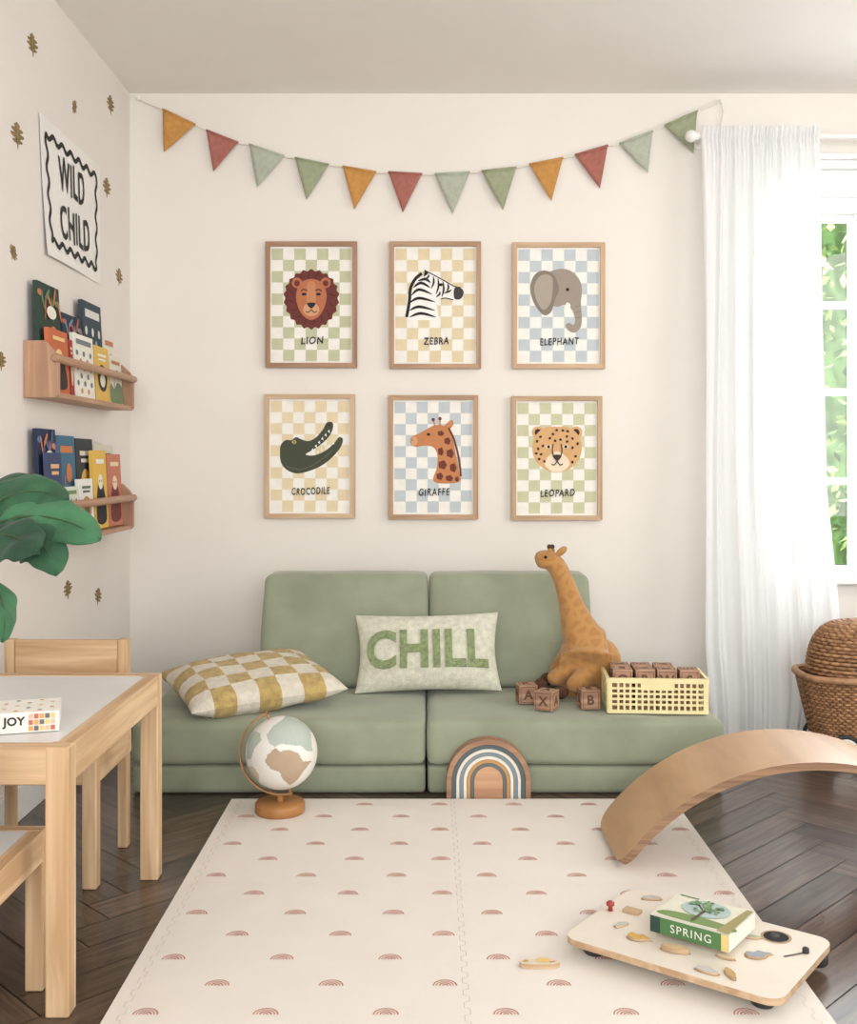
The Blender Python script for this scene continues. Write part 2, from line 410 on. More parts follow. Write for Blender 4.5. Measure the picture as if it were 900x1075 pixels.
def art_zebra(a):
    wh=P(246,244,240)
    a.poly([(427,334),(431,318),(433,305),(438,294),(445,289),(447,284),(451,284),(454,288),(458,288),(466,294),(476,300),(485,302),(487,308),(484,314),(476,315),(468,313),(463,314),(459,320),(460,328),(459,335),(444,336)],wh)
    a.stroke([(427,333),(430,316),(431,303),(436,293),(443,287)],3.2,ink)
    for i,(p,q,r) in enumerate([((430,326),(440,322),(457,326)),((430,318),(440,313),(457,317)),((432,310),(440,304),(454,309)),((434,302),(442,297),(452,302)),((430,333),(442,329),(458,333)),((439,295),(447,293),(452,297))]):
        a.stroke([p,q,r],3,ink,taper=True)
    for p,q in [((455,290),(453,303)),((460,292),(458,309)),((465,295),(464,312)),((470,298),(469,306)),((450,288),(447,293)),((458,312),(462,306)),((466,308),(474,304))]:
        a.stroke([p,((p[0]+q[0])/2+1.5,(p[1]+q[1])/2),q],2,ink,taper=True)
    a.stroke([(447,284.5),(455,288.5),(466,294.5),(477,300.5),(484,302)],1,ink)
    a.stroke([(463,314),(468,313),(476,315)],1,ink)
    a.poly([(478,302),(484,302.5),(487,307),(484,313.5),(478,314),(476.5,308)],P(62,56,56))
    a.ell(463,299,2,1.6,ink); a.poly([(445,291),(446,283),(450,287)],ink,False)
def art_eleph(a):
    g=P(160,147,132); g2=P(136,124,110); g3=P(174,162,146)
    a.poly([(574,290),(584,283),(596,283),(606,290),(611,302),(610,318),(611,332),(610,343),(604,349),(597,347),(594,341),(598,339),(602,341),(604,336),(601,326),(594,320),(584,322),(575,316)],g)
    a.poly([(582,289),(572,284),(562,288),(557,300),(559,314),(565,325),(572,331),(579,327),(583,314),(587,303)],g2)
    a.poly([(580,292),(572,288),(565,292),(561,302),(563,314),(570,325),(577,320),(580,308)],g3)
    a.ell(596,304,1.8,1.8,ink); a.poly([(595,318),(592,327),(595,333),(598,327),(599,320)],cream)
    for y in (322,328,334): a.stroke([(604,y),(610,y-1)],.8,g2,False)
def art_croc(a):
    g=P(66,72,54); g2=P(86,92,70)
    a.poly([(294,474),(295,467),(300,462),(306,462),(311,459),(316,461),(324,463),(332,459),(339,451),(343,444),(348,443),(350,447),(347,456),(339,465),(329,472),(321,477),(330,478),(342,473),(351,465),(356,459),(360,461),(358,469),(350,479),(339,488),(326,494),(312,497),(301,493),(295,485)],g)
    a.stroke([(300,489),(314,493),(331,487),(349,473)],1.6,g2)
    for t in range(6):
        x=327+t*3.4; y=472.5-t*3.9; a.poly([(x,y),(x+2,y-2.2),(x+2.6,y+1.6)],cream,False)
        x=329+t*4; y=478-t*2.2; a.poly([(x,y),(x+2.4,y-1.2),(x+.4,y-3.4)],cream,False)
    a.ell(309,464,3.4,3,g2); a.ell(309,464,2,1.6,P(225,200,90)); a.ell(309,464,.8,1.2,ink); a.ell(346,446,1,.8,ink)
def art_gir(a):
    g=P(204,128,66); br=P(116,48,34)
    a.poly([(456,506),(459,490),(459,476),(454,469),(445,468),(436,469),(431,465),(432,459),(440,455),(449,450),(455,447),(462,446),(470,450),(475,460),(479,478),(482,495),(482,506)],g)
    for c in [(463,455,3.5,3),(470,463,3.5,4),(463,474,3,4.5),(473,476,4,5),(465,488,4.5,5),(476,491,3.6,5),(462,500,3.6,4),(472,502,4,3.4),(480,503,2,3)]:
        a.poly([(c[0]-c[2],c[1]-c[3]*.6),(c[0]+c[2]*.3,c[1]-c[3]),(c[0]+c[2],c[1]),(c[0]+c[2]*.4,c[1]+c[3]),(c[0]-c[2]*.9,c[1]+c[3]*.6)],br,False)
    a.stroke([(457,448),(455,441)],1.6,g,False); a.ell(455,440.5,1.8,1.8,br); a.stroke([(462,447),(462,440)],1.6,g,False); a.ell(462,439.5,1.8,1.8,br)
    a.poly([(466,448),(474,441),(476,446),(470,452)],g); a.stroke([(471,449),(477,462),(482,482),(484,500)],2,br)
    a.ell(450,456,1.8,1.5,ink); a.ell(435,463,3.6,4.6,P(222,160,108)); a.ell(433,462,.8,.6,ink)
def art_leo(a):
    g=P(222,170,108); br=P(60,34,26); lt=P(240,222,192)
    for sx in (-1,1):
        a.ell(585+sx*20,454,6.5,6.5,g); a.ell(585+sx*20,454,3.6,3.8,br)
    a.poly([(585,448),(598,449),(608,458),(611,471),(607,484),(597,493),(585,496),(573,493),(563,484),(559,471),(562,458),(572,449)],g)
    a.poly([(585,474),(594,479),(598,487),(592,494),(585,495.5),(578,494),(572,487),(576,479)],lt)
    random.seed(3); n=0
    for i in range(300):
        x=585+random.uniform(-24,24); y=471+random.uniform(-22,22)
        if (x-585)**2/576+(y-471)**2/484>.92: continue
        if abs(x-585)<13 and y>464: continue
        a_ok=True
        for q in LS:
            if math.hypot(q[0]-x,q[1]-y)<5: a_ok=False
        if not a_ok: continue
        LS.append((x,y)); a.ell(x,y,1.6,1.3,br,random.random()*3,8)
    for sx in (-1,1):
        a.ell(585+sx*9,469,3,2,lt); a.ell(585+sx*9,469,1.6,1.7,ink)
        a.stroke([(585,484),(585+sx*3,488),(585+sx*6,487)],1,ink)
        a.stroke([(585+sx*4,466),(585+sx*5,474),(585+sx*3,480)],1,br)
    a.poly([(580.5,478),(589.5,478),(585,484)],P(70,38,32))
LS=[]
frs=[(279,254,375,386,(196,198,160),'LION',art_lion,(146,104,72),(180,136,98),'lion'),
(409,254,505,387,(227,209,168),'ZEBRA',art_zebra,(158,118,84),(194,154,114),'zebra'),
(538,255,635,387,(192,203,209),'ELEPHANT',art_eleph,(188,150,110),(212,178,138),'elephant'),
(278,414,373,544,(231,213,172),'CROCODILE',art_croc,(190,152,112),(214,182,144),'crocodile'),
(408,415,502,545,(192,203,209),'GIRAFFE',art_gir,(163,122,86),(196,156,116),'giraffe'),
(537,416,632,546,(203,204,164),'LEOPARD',art_leo,(174,138,98),(206,170,128),'leopard')]
for (x0,y0,x1,y1,cc,cap,fn,wc1,wc2,nm) in frs:
    c0=W(x0,y0,AY); c1=W(x1,y1,AY)
    r=root('framed_print',((c0.x+c1.x)/2,YB,c1.z),'wooden framed nursery print of a %s head on checks'%nm,'picture frame','framed animal prints on the wall')
    fw=.0165; xa,xb,za,zb=c0.x,c1.x,c1.z,c0.z
    wx=wood('frame_oak',wc1,wc2,'x'); wz=wood('frame_oak',wc1,wc2,'z')
    b=MB()
    def TF(u,v,w): return Vector((u,w,v))
    y_f=YB-.026;y_b=YB-.002
    b.prism([(xa,za),(xb,za),(xb-fw,za+fw),(xa+fw,za+fw)],TF,y_f,y_b,wx); b.prism([(xa,zb),(xb,zb),(xb-fw,zb-fw),(xa+fw,zb-fw)],TF,y_f,y_b,wx)
    b.prism([(xa,za),(xa,zb),(xa+fw,zb-fw),(xa+fw,za+fw)],TF,y_f,y_b,wz); b.prism([(xb,za),(xb,zb),(xb-fw,zb-fw),(xb-fw,za+fw)],TF,y_f,y_b,wz)
    b.make('frame',parent=r)
    b=MB(); b.bb(xa+fw*.8,xb-fw*.8,AY+.0006,YB-.004,za+fw*.8,zb-fw*.8,cream)
    a=Art(b,TA,.00012)
    chk=P(*cc); nx,ny=7,10; ax0,ax1,ay0,ay1=x0+6.5,x1-6.5,y0+7,y1-7
    cw=(ax1-ax0)/nx; ch=(ay1-ay0)/ny
    for i in range(nx):
        for j in range(ny):
            if (i+j)%2==0:
                a.w=.0001; a.poly([(ax0+i*cw,ay0+j*ch),(ax0+(i+1)*cw,ay0+j*ch),(ax0+(i+1)*cw,ay0+(j+1)*ch),(ax0+i*cw,ay0+(j+1)*ch)],chk,False)
    fn(a)
    ccx=(x0+x1)/2; tw={'LION':23,'ZEBRA':26,'ELEPHANT':40,'CROCODILE':39,'GIRAFFE':32,'LEOPARD':35}[cap]
    vf=text_vf(cap,1,.0001,.016,.12,1.2,.03); wid=max(v.x for v in vf[0])-min(v.x for v in vf[0]); hei=max(v.y for v in vf[0])-min(v.y for v in vf[0])
    sx=tw/293/wid*1.02; sy=8/293/hei
    ce=TA(ccx+1,(y0+y1)/2+(37.5 if y0<300 else 36.5),.0035)
    b.mesh(vf,back_text(ce,sx,sy,.03),ink)
    b.make('print',parent=r)
# ================================================================= LEFT WALL : poster, decals
b=MB(); pw=M((238,235,230),.8,.01,10)
PB=[(2.975,1.889),(3.525,1.889),(3.535,1.508),(3.02,1.508)]
def quad(s,t):
    a=Vector(PB[0]).lerp(Vector(PB[1]),s); c=Vector(PB[3]).lerp(Vector(PB[2]),s); return a.lerp(c,t)
def TP(u,v,w):
    q=quad(u,v); return Vector((XL+.003+w+.008*(v**3)*(1-u)+.002*math.sin(u*5)*v,q.x,q.y))
b.grid(lambda u,v:TP(u,v,0),10,10,pw)
PWm,PHm=.54,.381
a=Art(b,lambda u,v,w:TP(u/PWm,v/PHm,w+.0008),.0004)
pts=[]; m_=.045; A_=.008
segs=[((m_,m_),(PWm-m_,m_),(0,1)),((PWm-m_,m_),(PWm-m_,PHm-m_),(1,0)),((PWm-m_,PHm-m_),(m_,PHm-m_),(0,1)),((m_,PHm-m_),(m_,m_),(1,0))]
for (p,q,nn) in segs:
    ln=math.hypot(q[0]-p[0],q[1]-p[1]); k=int(round(ln/.075)); N=k*6
    for i in range(N):
        t=i/N; wv=A_*math.sin(t*k*2*math.pi); pts.append((p[0]+(q[0]-p[0])*t+nn[0]*wv,p[1]+(q[1]-p[1])*t+nn[1]*wv))
a.stroke(pts,.014,ink,True,True)
for t_,uu,vv_,ww in (('WILD',.255,.122,.235),('CHILD',.275,.258,.285)):
    vf=text_vf(t_,1,.0,.016,0,1.12,.03); wid=max(v.x for v in vf[0])-min(v.x for v in vf[0]); hei=max(v.y for v in vf[0])-min(v.y for v in vf[0])
    b.add([TP((uu+v.x*ww/wid)/PWm,(vv_-v.y*.104/hei)/PHm,.0022) for v in vf[0]],vf[1],ink)
b.make('wall_poster',label='unframed white paper poster reading WILD CHILD with wavy black border',cat='poster')
gold=M((138,114,56),.6,.2,60); gold2=M((176,150,92),.6,.1,60)
def leaf_out():
    R_=[(.05,0),(.30,.06),(.34,.16),(.12,.22),(.42,.34),(.46,.46),(.14,.50),(.38,.62),(.38,.72),(.12,.76),(.2,.88)]
    return [(0,-.28)]+R_+[(0,1.04)]+[(-w,t) for w,t in R_[::-1]]
for (px,py,ht,rot) in [(34,46,24,.15),(78,112,14,.9),(116,109,20,.1),(18,141,28,.1),(112,196,21,.05),(14,265,17,-.5),(125,290,19,-.1),(1,378,20,0),(71,618,20,.1),(103,625,18,-.3)]:
    y=-XL*F/(CX-px); z=H-(py-CY)*y/F; s_=ht*y/F/1.3
    b=MB(); pts=[]
    for (u,v) in leaf_out():
        v-=.45; u*=1.9; pts.append((y+s_*(u*math.cos(rot)-v*math.sin(rot)),z+s_*(u*math.sin(rot)+v*math.cos(rot))))
    TL=lambda u,v,w:Vector((XL+w,u,v))
    b.prism(pts,TL,.0,.0012,gold)
    a=Art(b,lambda u,v,w:TL(u,v,w+.0012),.0003)
    a.stroke([(y+s_*(.6*math.sin(rot)),z-s_*.6*math.cos(rot)),(y-s_*.5*math.sin(rot),z+s_*.5*math.cos(rot))],.003,gold2,False)
    b.make('leaf_decal',label='small gold oak leaf sticker on the cream wall',cat='wall decal',group='gold leaf wall stickers')
# ================================================================= WALL SHELVES + BOOKS
SY0,SY1=2.865,3.61
def shelf(z0,lab):
    r=root('wall_shelf',(XL,(SY0+SY1)/2,z0),lab,'wall shelf','front-facing wooden book shelves')
    for ya in (SY0,SY1-.018):
        b=MB()
        pr=[(XL+.001,z0),(XL+.085,z0),(XL+.092,z0+.008),(XL+.092,z0+.095),(XL+.08,z0+.125),(XL+.055,z0+.15),(XL+.001,z0+.15)]
        b.prism(pr,lambda u,v,w:Vector((u,w,v)),ya,ya+.018,beech['z']); b.make('side_panel',parent=r,bevel=.0015)
    b=MB(); b.bb(XL+.001,XL+.088,SY0+.018,SY1-.018,z0,z0+.014,beech['y']); b.make('ledge',parent=r,bevel=.0015)
    b=MB(); b.bb(XL+.001,XL+.012,SY0+.018,SY1-.018,z0+.09,z0+.15,beech['y']); b.make('back_rail',parent=r,bevel=.0015)
    b=MB(); b.tube([(XL+.088,SY0-.012,z0+.103),(XL+.088,SY0-.008,z0+.103),(XL+.088,SY1+.008,z0+.103),(XL+.088,SY1+.012,z0+.103)],[.008,.0115,.0115,.008],beech['y'],16); b.make('front_dowel',parent=r)
shelf(1.101,'beech picture book ledge with round front dowel holding children\'s books')
shelf(.708,'beech book ledge with round dowel, set nearer the floor')
def book(x,y0,y1,z0,z1,th,lean,rgb,acc,style,lab,grp):
    b=MB(); c=P(*rgb); pg=P(238,232,218); w=y1-y0; h=z1-z0; sn,cs=math.sin(lean),math.cos(lean)
    def T(u,v,k): return Vector((x+k*cs-v*sn,y0+u,z0+v*cs+k*sn))
    b.prism([(0,0),(w,0),(w,h),(0,h)],T,0,.0018,c); b.prism([(0,0),(w,0),(w,h),(0,h)],T,th-.0018,th,c)
    b.prism([(0,0),(.0025,0),(.0025,h),(0,h)],T,.0018,th-.0018,c)
    b.prism([(.0025,.003),(w-.003,.003),(w-.003,h-.003),(.0025,h-.003)],T,.0018,th-.0018,pg)
    a=Art(b,lambda u,v,k:T(u*w,v*h,th+k),.0003); A=[P(*q) for q in acc]
    if style==0:
        a.ell(.5,.42,.33,.25,A[0]); a.ell(.5,.38,.18,.13,A[1]); a.stroke([(.2,.84),(.8,.84)],.05,A[1],False); a.stroke([(.25,.76),(.75,.76)],.04,A[1],False)
    elif style==1:
        a.poly([(0.02,.02),(.98,.02),(.98,.35),(.6,.45),(.3,.3),(.02,.4)],A[0]); a.ell(.6,.62,.16,.1,A[1]); a.stroke([(.15,.86),(.85,.86)],.07,A[1],False)
        a.stroke([(.3,.3),(.33,.6)],.04,A[1],False)
    elif style==2:
        for i in range(5):
            for j in range(6): 
                if (i+j)%2: a.w=.0005; a.ell(.15+i*.17,.1+j*.12,.06,.045,A[(i+j//2)%2])
        a.stroke([(.12,.88),(.88,.88)],.08,A[0],False)
    elif style==3:
        a.poly([(.15,.1),(.85,.1),(.75,.5),(.5,.62),(.25,.5)],A[0]); a.ell(.5,.6,.17,.1,A[1]); a.ell(.43,.61,.025,.015,ink); a.ell(.57,.61,.025,.015,ink)
        a.stroke([(.2,.86),(.8,.86)],.06,A[1],False)
    else:
        for i in range(9):
            an=i*.9; a.ell(.15+.09*i,.12+.08*(i%3),.13,.035,A[i%2],an); a.ell(.1+.1*i,.9-.06*(i%3),.12,.03,A[i%2],-an)
        a.poly([(.25,.35),(.7,.3),(.85,.5),(.6,.62),(.35,.55)],A[0]); a.ell(.5,.74,.22,.06,pg)
    b.make('picture_book',label=lab,cat='book',group=grp)
G1='picture books on the upper ledge'; G2='picture books on the lower ledge'
zU=1.116
for (y0,y1,zt,rgb,acc,st,lab) in [
 (2.89,3.06,1.415,(40,66,54),((206,116,62),(96,140,90)),4,'dark green picture book with an orange animal cover'),
 (3.075,3.25,1.355,(36,52,76),((196,92,58),(120,150,170)),4,'navy blue picture book standing on the ledge'),
 (3.265,3.45,1.42,(50,68,82),((222,222,216),(150,170,180)),2,'slate grey picture book with white pattern'),
 (3.46,3.585,1.345,(232,226,212),((90,120,110),(200,120,80)),1,'cream picture book with a small landscape cover')]:
    book(XL+.03,y0,y1,zU+.002,zt,.012,.05,rgb,acc,st,lab,G1)
for (y0,y1,zt,rgb,acc,st,lab) in [
 (2.89,3.045,1.29,(206,104,52),((60,48,42),(240,200,130)),3,'orange picture book with a tiger-like animal cover'),
 (3.055,3.085,1.275,(168,48,44),((230,190,150),(230,200,160)),0,'slim red picture book'),
 (3.095,3.275,1.30,(240,236,224),((120,128,132),(210,160,120)),2,'white picture book with small dotted figures'),
 (3.285,3.43,1.285,(226,184,66),((60,60,54),(245,235,210)),0,'yellow picture book with round dark motif'),
 (3.44,3.57,1.27,(226,222,206),((120,140,100),(190,120,80)),1,'cream picture book with green hills cover')]:
    book(XL+.054,y0,y1,zU+.002,zt,.011,.05,rgb,acc,st,lab,G1)
zL=.723
for (y0,y1,zt,rgb,acc,st,lab) in [
 (2.89,3.03,1.02,(30,44,78),((70,120,170),(225,120,70)),4,'dark navy picture book with bright dots'),
 (3.04,3.19,1.005,(60,112,142),((230,225,205),(205,120,60)),1,'teal blue picture book on the ledge'),
 (3.20,3.36,1.0,(54,60,66),((225,180,70),(230,225,210)),0,'charcoal picture book with yellow circle'),
 (3.37,3.58,.985,(222,214,196),((90,110,120),(60,70,80)),1,'pale picture book with grey scenery')]:
    book(XL+.03,y0,y1,zL+.002,zt,.012,.05,rgb,acc,st,lab,G2)
for (y0,y1,zt,rgb,acc,st,lab) in [
 (2.89,3.0,.955,(56,70,112),((210,90,60),(230,180,120)),0,'blue picture book with red round motif'),
 (3.01,3.13,.86,(218,222,206),((120,150,90),(230,150,90)),2,'small white board book with green dots'),
 (3.14,3.27,.88,(238,236,230),((210,150,60),(90,110,90)),0,'small white board book with mustard circle'),
 (3.28,3.415,.965,(232,184,48),((34,34,38),(240,236,220)),3,'yellow and black picture book with bear-like cover'),
 (3.425,3.575,.955,(204,122,92),((120,52,48),(242,214,180)),3,'terracotta pink picture book with a portrait cover')]:
    book(XL+.054,y0,y1,zL+.002,zt,.011,.05,rgb,acc,st,lab,G2)
# ================================================================= TABLE + CHAIRS
TX0,TX1,TY0,TY1,TZ=-1.047,-.602,1.815,2.452,.454
tb=root('childrens_table',((TX0+TX1)/2,(TY0+TY1)/2,0),'low pine children\'s table with a white top','table')
b=MB(); b.bb(TX0+.03,TX1-.03,TY0+.03,TY1-.03,TZ-.014,TZ-.0015,M((228,228,228),.35,.01,10)); b.make('table_top',parent=tb,label='white laminate table top')
b=MB()
b.bb(TX0,TX1,TY0+.0,TY0+.03,TZ-.064,TZ,pine['x']); b.bb(TX0,TX1,TY1-.03,TY1,TZ-.064,TZ,pine['x'])
b.bb(TX0,TX0+.03,TY0+.03,TY1-.03,TZ-.064,TZ,pine['y']); b.bb(TX1-.03,TX1,TY0+.03,TY1-.03,TZ-.064,TZ,pine['y'])
b.make('apron',parent=tb,bevel=.002)
for x in (TX0+.02,TX1-.0195):
    for y in (TY0+.0195,TY1-.02):
        b=MB(); b.bb(x-.02,x+.02,y-.02,y+.02,0,TZ-.0005,pine['z']); b.make('leg',parent=tb,bevel=.003)
def chair(loc,rot,lab):
    w,d,hs,hb=.305,.285,.282,.502; l=.032
    r=root('childrens_chair',(0,0,0),lab,'chair','small pine chairs at the children\'s table')
    b=MB(); b.bb(-w/2+.028,w/2-.028,-d/2+.028,d/2-.028,hs-.012,hs-.001,M((228,228,228),.4,.01,10)); b.make('seat',parent=r,label='white seat panel')
    b=MB()
    b.bb(-w/2+.001,w/2-.001,-d/2+.001,-d/2+.028,hs-.055,hs,pine['x']); b.bb(-w/2+.001,w/2-.001,d/2-.028,d/2-.001,hs-.055,hs,pine['x'])
    b.bb(-w/2+.001,-w/2+.028,-d/2+.028,d/2-.028,hs-.055,hs,pine['y']); b.bb(w/2-.028,w/2-.001,-d/2+.028,d/2-.028,hs-.055,hs,pine['y'])
    b.make('seat_frame',parent=r,bevel=.002)
    for sx in (-1,1):
        b=MB(); x=sx*(w/2-l/2); b.bb(x-l/2,x+l/2,-d/2,-d/2+l,0,hs-.002,pine['z']); b.make('leg',parent=r,bevel=.003)
        b=MB(); b.bb(x-l/2+.004,x+l/2-.004,d/2-l+.003,d/2,0,hb,pine['z']); b.make('leg',parent=r,bevel=.003)
    b=MB(); b.bb(-w/2+l-.004,w/2-l+.004,d/2-l+.006,d/2-.006,hb-.082,hb-.002,pine['x']); b.make('backrest',parent=r,bevel=.003)
    r.location=loc; r.rotation_euler=(0,0,rot); return r
chair((-.8745,2.502,0),0,'small pine child\'s chair tucked behind the table by the wall')
chair((-.8295,1.795,0),math.pi,'small pine child\'s chair with white seat tucked under the table edge')
# box set on the table
bz=TZ; BXM=Matrix.Translation((-.655,1.925,bz))@Matrix.Rotation(math.radians(17),4,'Z'); bw,bd,bh=.185,.11,.036
b=MB(); b.box(BXM@Vector((-bw/2,bd/2,bh/2)),(bw,bd,bh),P(240,236,226),BXM.to_3x3())
a=Art(b,lambda u,v,w:BXM@Vector((u-bw,-w,v)),.0004)
cols=[P(226,160,80),P(236,196,112),P(196,110,80),P(110,110,120),P(232,184,160)]
for i in range(5):
    for j in range(3):
        a.w=.0006; a.poly([(.134+i*.0092,.003+j*.0105),(.1415+i*.0092,.003+j*.0105),(.1415+i*.0092,.0115+j*.0105),(.134+i*.0092,.0115+j*.0105)],cols[(i*3+j*2)%5],False)
vf=text_vf('BOX OF JOY',.020,.0001,.0006,0,1.05); b.mesh(vf,BXM@back_text((-bw+.070,-.0012,.019)),P(40,40,44))
a=Art(b,lambda u,v,w:BXM@Vector((u-bw,v,bh+w)),.0004)
for i in range(9):
    for j in range(5):
        if (i+j)%2: a.w=.0006; a.ell(.012+i*.02,.012+j*.021,.004,.004,cols[(i+2*j)%5],0,10)
b.make('box_set',label='white and orange boxed book set reading BOX OF JOY',cat='box',bevel=.0008)
# ================================================================= POTTED PLANT
PX,PY=-.985,2.2
pl=root('potted_plant',(PX,PY,TZ),'broad-leaved green plant standing on the white table','plant')
b=MB(); b.lathe([(0,0),(.035,0),(.042,.005),(.05,.08),(.052,.085),(.047,.085),(.045,.07),(0,.07)],(PX,PY,TZ),M((222,214,200),.6,.04,20)); b.make('plant_pot',parent=pl)
lg=[M((42,96,62),.8,.18,14,.3,150,sheen=.1),M((58,120,78),.8,.16,14,.3,150,sheen=.1),M((32,78,52),.8,.16,14,.3,150,sheen=.1)]
stm=M((60,90,50),.7,.1,20)
crown=W(-26,560,2.22)
b=MB(); b.tube([(PX,PY,TZ+.05),(PX+.005,PY,TZ+.12),crown+Vector((-.03,0,-.05)),crown],[.009,.008,.007,.006],stm,10)
LV=[((-26,560),(2,498),(72,524),.048,2.28,(.1,-.85,.6),0),((-24,560),(40,522),(106,566),.050,2.22,(.1,-.8,.6),1),((-22,562),(48,546),(60,604),.042,2.18,(.4,-.9,.2),0),
 ((-24,566),(14,552),(40,580),.042,2.12,(.2,-.9,.4),2),((-32,596),(14,616),(2,674),.036,2.16,(.8,-.6,.1),1),((-26,555),(-6,504),(34,506),.040,2.32,(.0,-.8,.6),2),((-24,560),(50,532),(82,552),.032,2.3,(.0,-.6,.8),2)]
def bez(a_,b_,c_,t): return a_*(1-t)**2+b_*2*t*(1-t)+c_*t*t
for k,(p0,p1,p2,wd,dy,nr,mi_) in enumerate(LV):
    A=W(*p0,2.22); B_=W(*p1,dy); C_=W(*p2,dy-.03); nr=Vector(nr).normalized()
    def fn(u,v):
        t=v; c_=bez(A,B_,C_,t); d_=(bez(A,B_,C_,min(1,t+.02))-bez(A,B_,C_,max(0,t-.02))).normalized()
        sd=d_.cross(nr).normalized(); n2=sd.cross(d_)
        tt=max(0,(t-.18)/.82); w=wd*1.15*(math.sin(math.pi*tt**.75)**.6 if 0<tt<1 else 0)+.002
        s_=(u*2-1); w*=1+.06*math.sin(t*22+k)
        return c_+sd*s_*w+n2*(-.012*s_*s_*(w/wd)+.004*math.sin(t*14+s_*3+k))
    lb=MB(); lb.grid(fn,12,28,lg[mi_])
    lb.tube([bez(A,B_,C_,i/16)-nr*-.002 for i in range(17)],[.0035*(1-i/20) for i in range(17)],stm,6)
    lb.make('leaf',parent=pl,solid=.0018)
b.make('stem',parent=pl)
# ================================================================= SOFA
sofa=root('play_sofa',(0,3.44,0),'sage green microsuede modular low play sofa against the wall','sofa')
def suede(rgb,seed):
    return M(rgb,.85,.07,6+seed,.12,500,sheen=.25,name='sage_suede')
sg1=suede((146,154,128),0); sg2=suede((141,149,123),1)
for k,(x0,x1) in enumerate(((-.832,-.008),(-.004,.829))):
    b=MB(); b.softbox(Matrix.Translation(((x0+x1)/2,3.44,.0405)),(x1-x0-.002,.80,.079),.014,sg2,(0,.004,0),16,.0012,seed=k)
    b.make('base_cushion',parent=sofa,merge=True)
    b=MB(); b.softbox(Matrix.Translation(((x0+x1)/2,3.44,.145)),(x1-x0,.82,.128),.022,sg1,(.002,.006,.003),18,.003,seed=k+5)
    b.make('seat_cushion',parent=sofa,merge=True)
for k,(x0,x1) in enumerate(((-.54,-.003),(.003,.53))):
    hh=.345
    def df(q,p):
        t=(q.z+hh/2)/hh; th=.27+(.135-.27)*t
        yf=3.43+.155*t; q=q.copy(); q.y=yf+th*(q.y/.2+.5); return Vector((q.x*(1+.01*(1-t)),q.y,q.z))
    b=MB(); b.softbox(Matrix.Translation(((x0+x1)/2,0,.213+hh/2)),(x1-x0,.2,hh),.025,sg1,(.003,.008,.003),18,.003,df,seed=k+11)
    b.make('back_cushion',parent=sofa,merge=True)
# pillows
def pillow(b,X,w,h,t,mf,n=40,seed=0,wr=.004):
    def hf(u,v,s): return s*t/2*((1-abs(u)**2.6)**.55)*((1-abs(v)**2.6)**.55)
    def pos(u,v,s):
        p=Vector((w/2*u*(1-.07*math.cos(math.pi/2*v)*abs(u)**3),h/2*v*(1-.07*math.cos(math.pi/2*u)*abs(v)**3),hf(u,v,s)))
        nz=Vector(noise.noise_vector(Vector((u*2.2+seed,v*2.2,s*3))))*wr*min(1,(1-max(abs(u),abs(v)))*5)
        return p+nz
    co=[math.sin((i/n*2-1)*math.pi/2) for i in range(n+1)]
    for s in (1,-1):
        vs=[X@pos(co[i],co[j],s) for j in range(n+1) for i in range(n+1)]; fs=[];ml=[]
        for j in range(n):
            for i in range(n):
                q=j*(n+1)+i; f_=(q,q+1,q+n+2,q+n+1); fs.append(f_ if s>0 else f_[::-1]); ml.append(mf((co[i]+co[i+1])/2,(co[j]+co[j+1])/2,s))
        b.add(vs,fs,ml,True)
    return pos
tuftY=M((192,162,88),.95,.12,50,1,260,sheen=.2); tuftC=M((226,218,200),.95,.05,50,1,260,sheen=.2)
b=MB()
def ck(u,v,s):
    return tuftY if (int((u+1)/2*6.999)+int((v+1)/2*5.999))%2 else tuftC
X=Matrix.Translation((-.53,3.25,.274))@Matrix.Rotation(math.radians(7),4,'X')@Matrix.Rotation(math.radians(27),4,'Z')
def pillow_u(b,X,w,h,t,mf,nu,nv,seed,wr=.004):
    def pos(u,v,s):
        z=s*t/2*((1-abs(u)**2.8)**.5)*((1-abs(v)**2.8)**.5)
        nn=noise.noise(Vector((u*60,v*60,s)))*.0012
        p=Vector((w/2*u*(1-.06*math.cos(math.pi/2*v)*abs(u)**3),h/2*v*(1-.06*math.cos(math.pi/2*u)*abs(v)**3),z+nn*s))
        if mf(u*.999,v*.999,s) is tuftY: p.z+=s*.002*min(1,(1-max(abs(u),abs(v)))*8)
        return p+Vector(noise.noise_vector(Vector((u*2.2+seed,v*2.2,s*3))))*wr*min(1,(1-max(abs(u),abs(v)))*5)
    for s in (1,-1):
        vs=[X@pos(i/nu*2-1,j/nv*2-1,s) for j in range(nv+1) for i in range(nu+1)]; fs=[];ml=[]
        for j in range(nv):
            for i in range(nu):
                q=j*(nu+1)+i; f_=(q,q+1,q+nu+2,q+nu+1); fs.append(f_ if s>0 else f_[::-1]); ml.append(mf((i+.5)/nu*2-1,(j+.5)/nv*2-1,s))
        b.add(vs,fs,ml,True)
pillow_u(b,X,.465,.39,.12,ck,98,90,3,.007)
b.make('checked_cushion',label='mustard and cream checked tufted cushion lying on the sofa seat',cat='cushion',merge=True)
cr=root('lettered_cushion',(0,3.36,.215),'cream rectangular cushion with tufted green CHILL lettering','cushion')
b=MB(); ccm=M((214,213,192),.95,.07,60,.8,260,sheen=.2)
ang=math.radians(66)
X=Matrix.Translation((-.003,3.405,.333))@Matrix.Rotation(math.radians(-1.2),4,'Y')@Matrix.Rotation(ang,4,'X')
pos=pillow(b,X,.455,.25,.11,lambda u,v,s:ccm,32,9)
b.make('cushion_cover',parent=cr,merge=True)
tg=M((138,155,104),.95,.14,90,1,300,sheen=.3)
vf=text_vf('CHILL',1,.0,.034,0,1.05); wid=max(v.x for v in vf[0])-min(v.x for v in vf[0]); hei=max(v.y for v in vf[0])-min(v.y for v in vf[0])
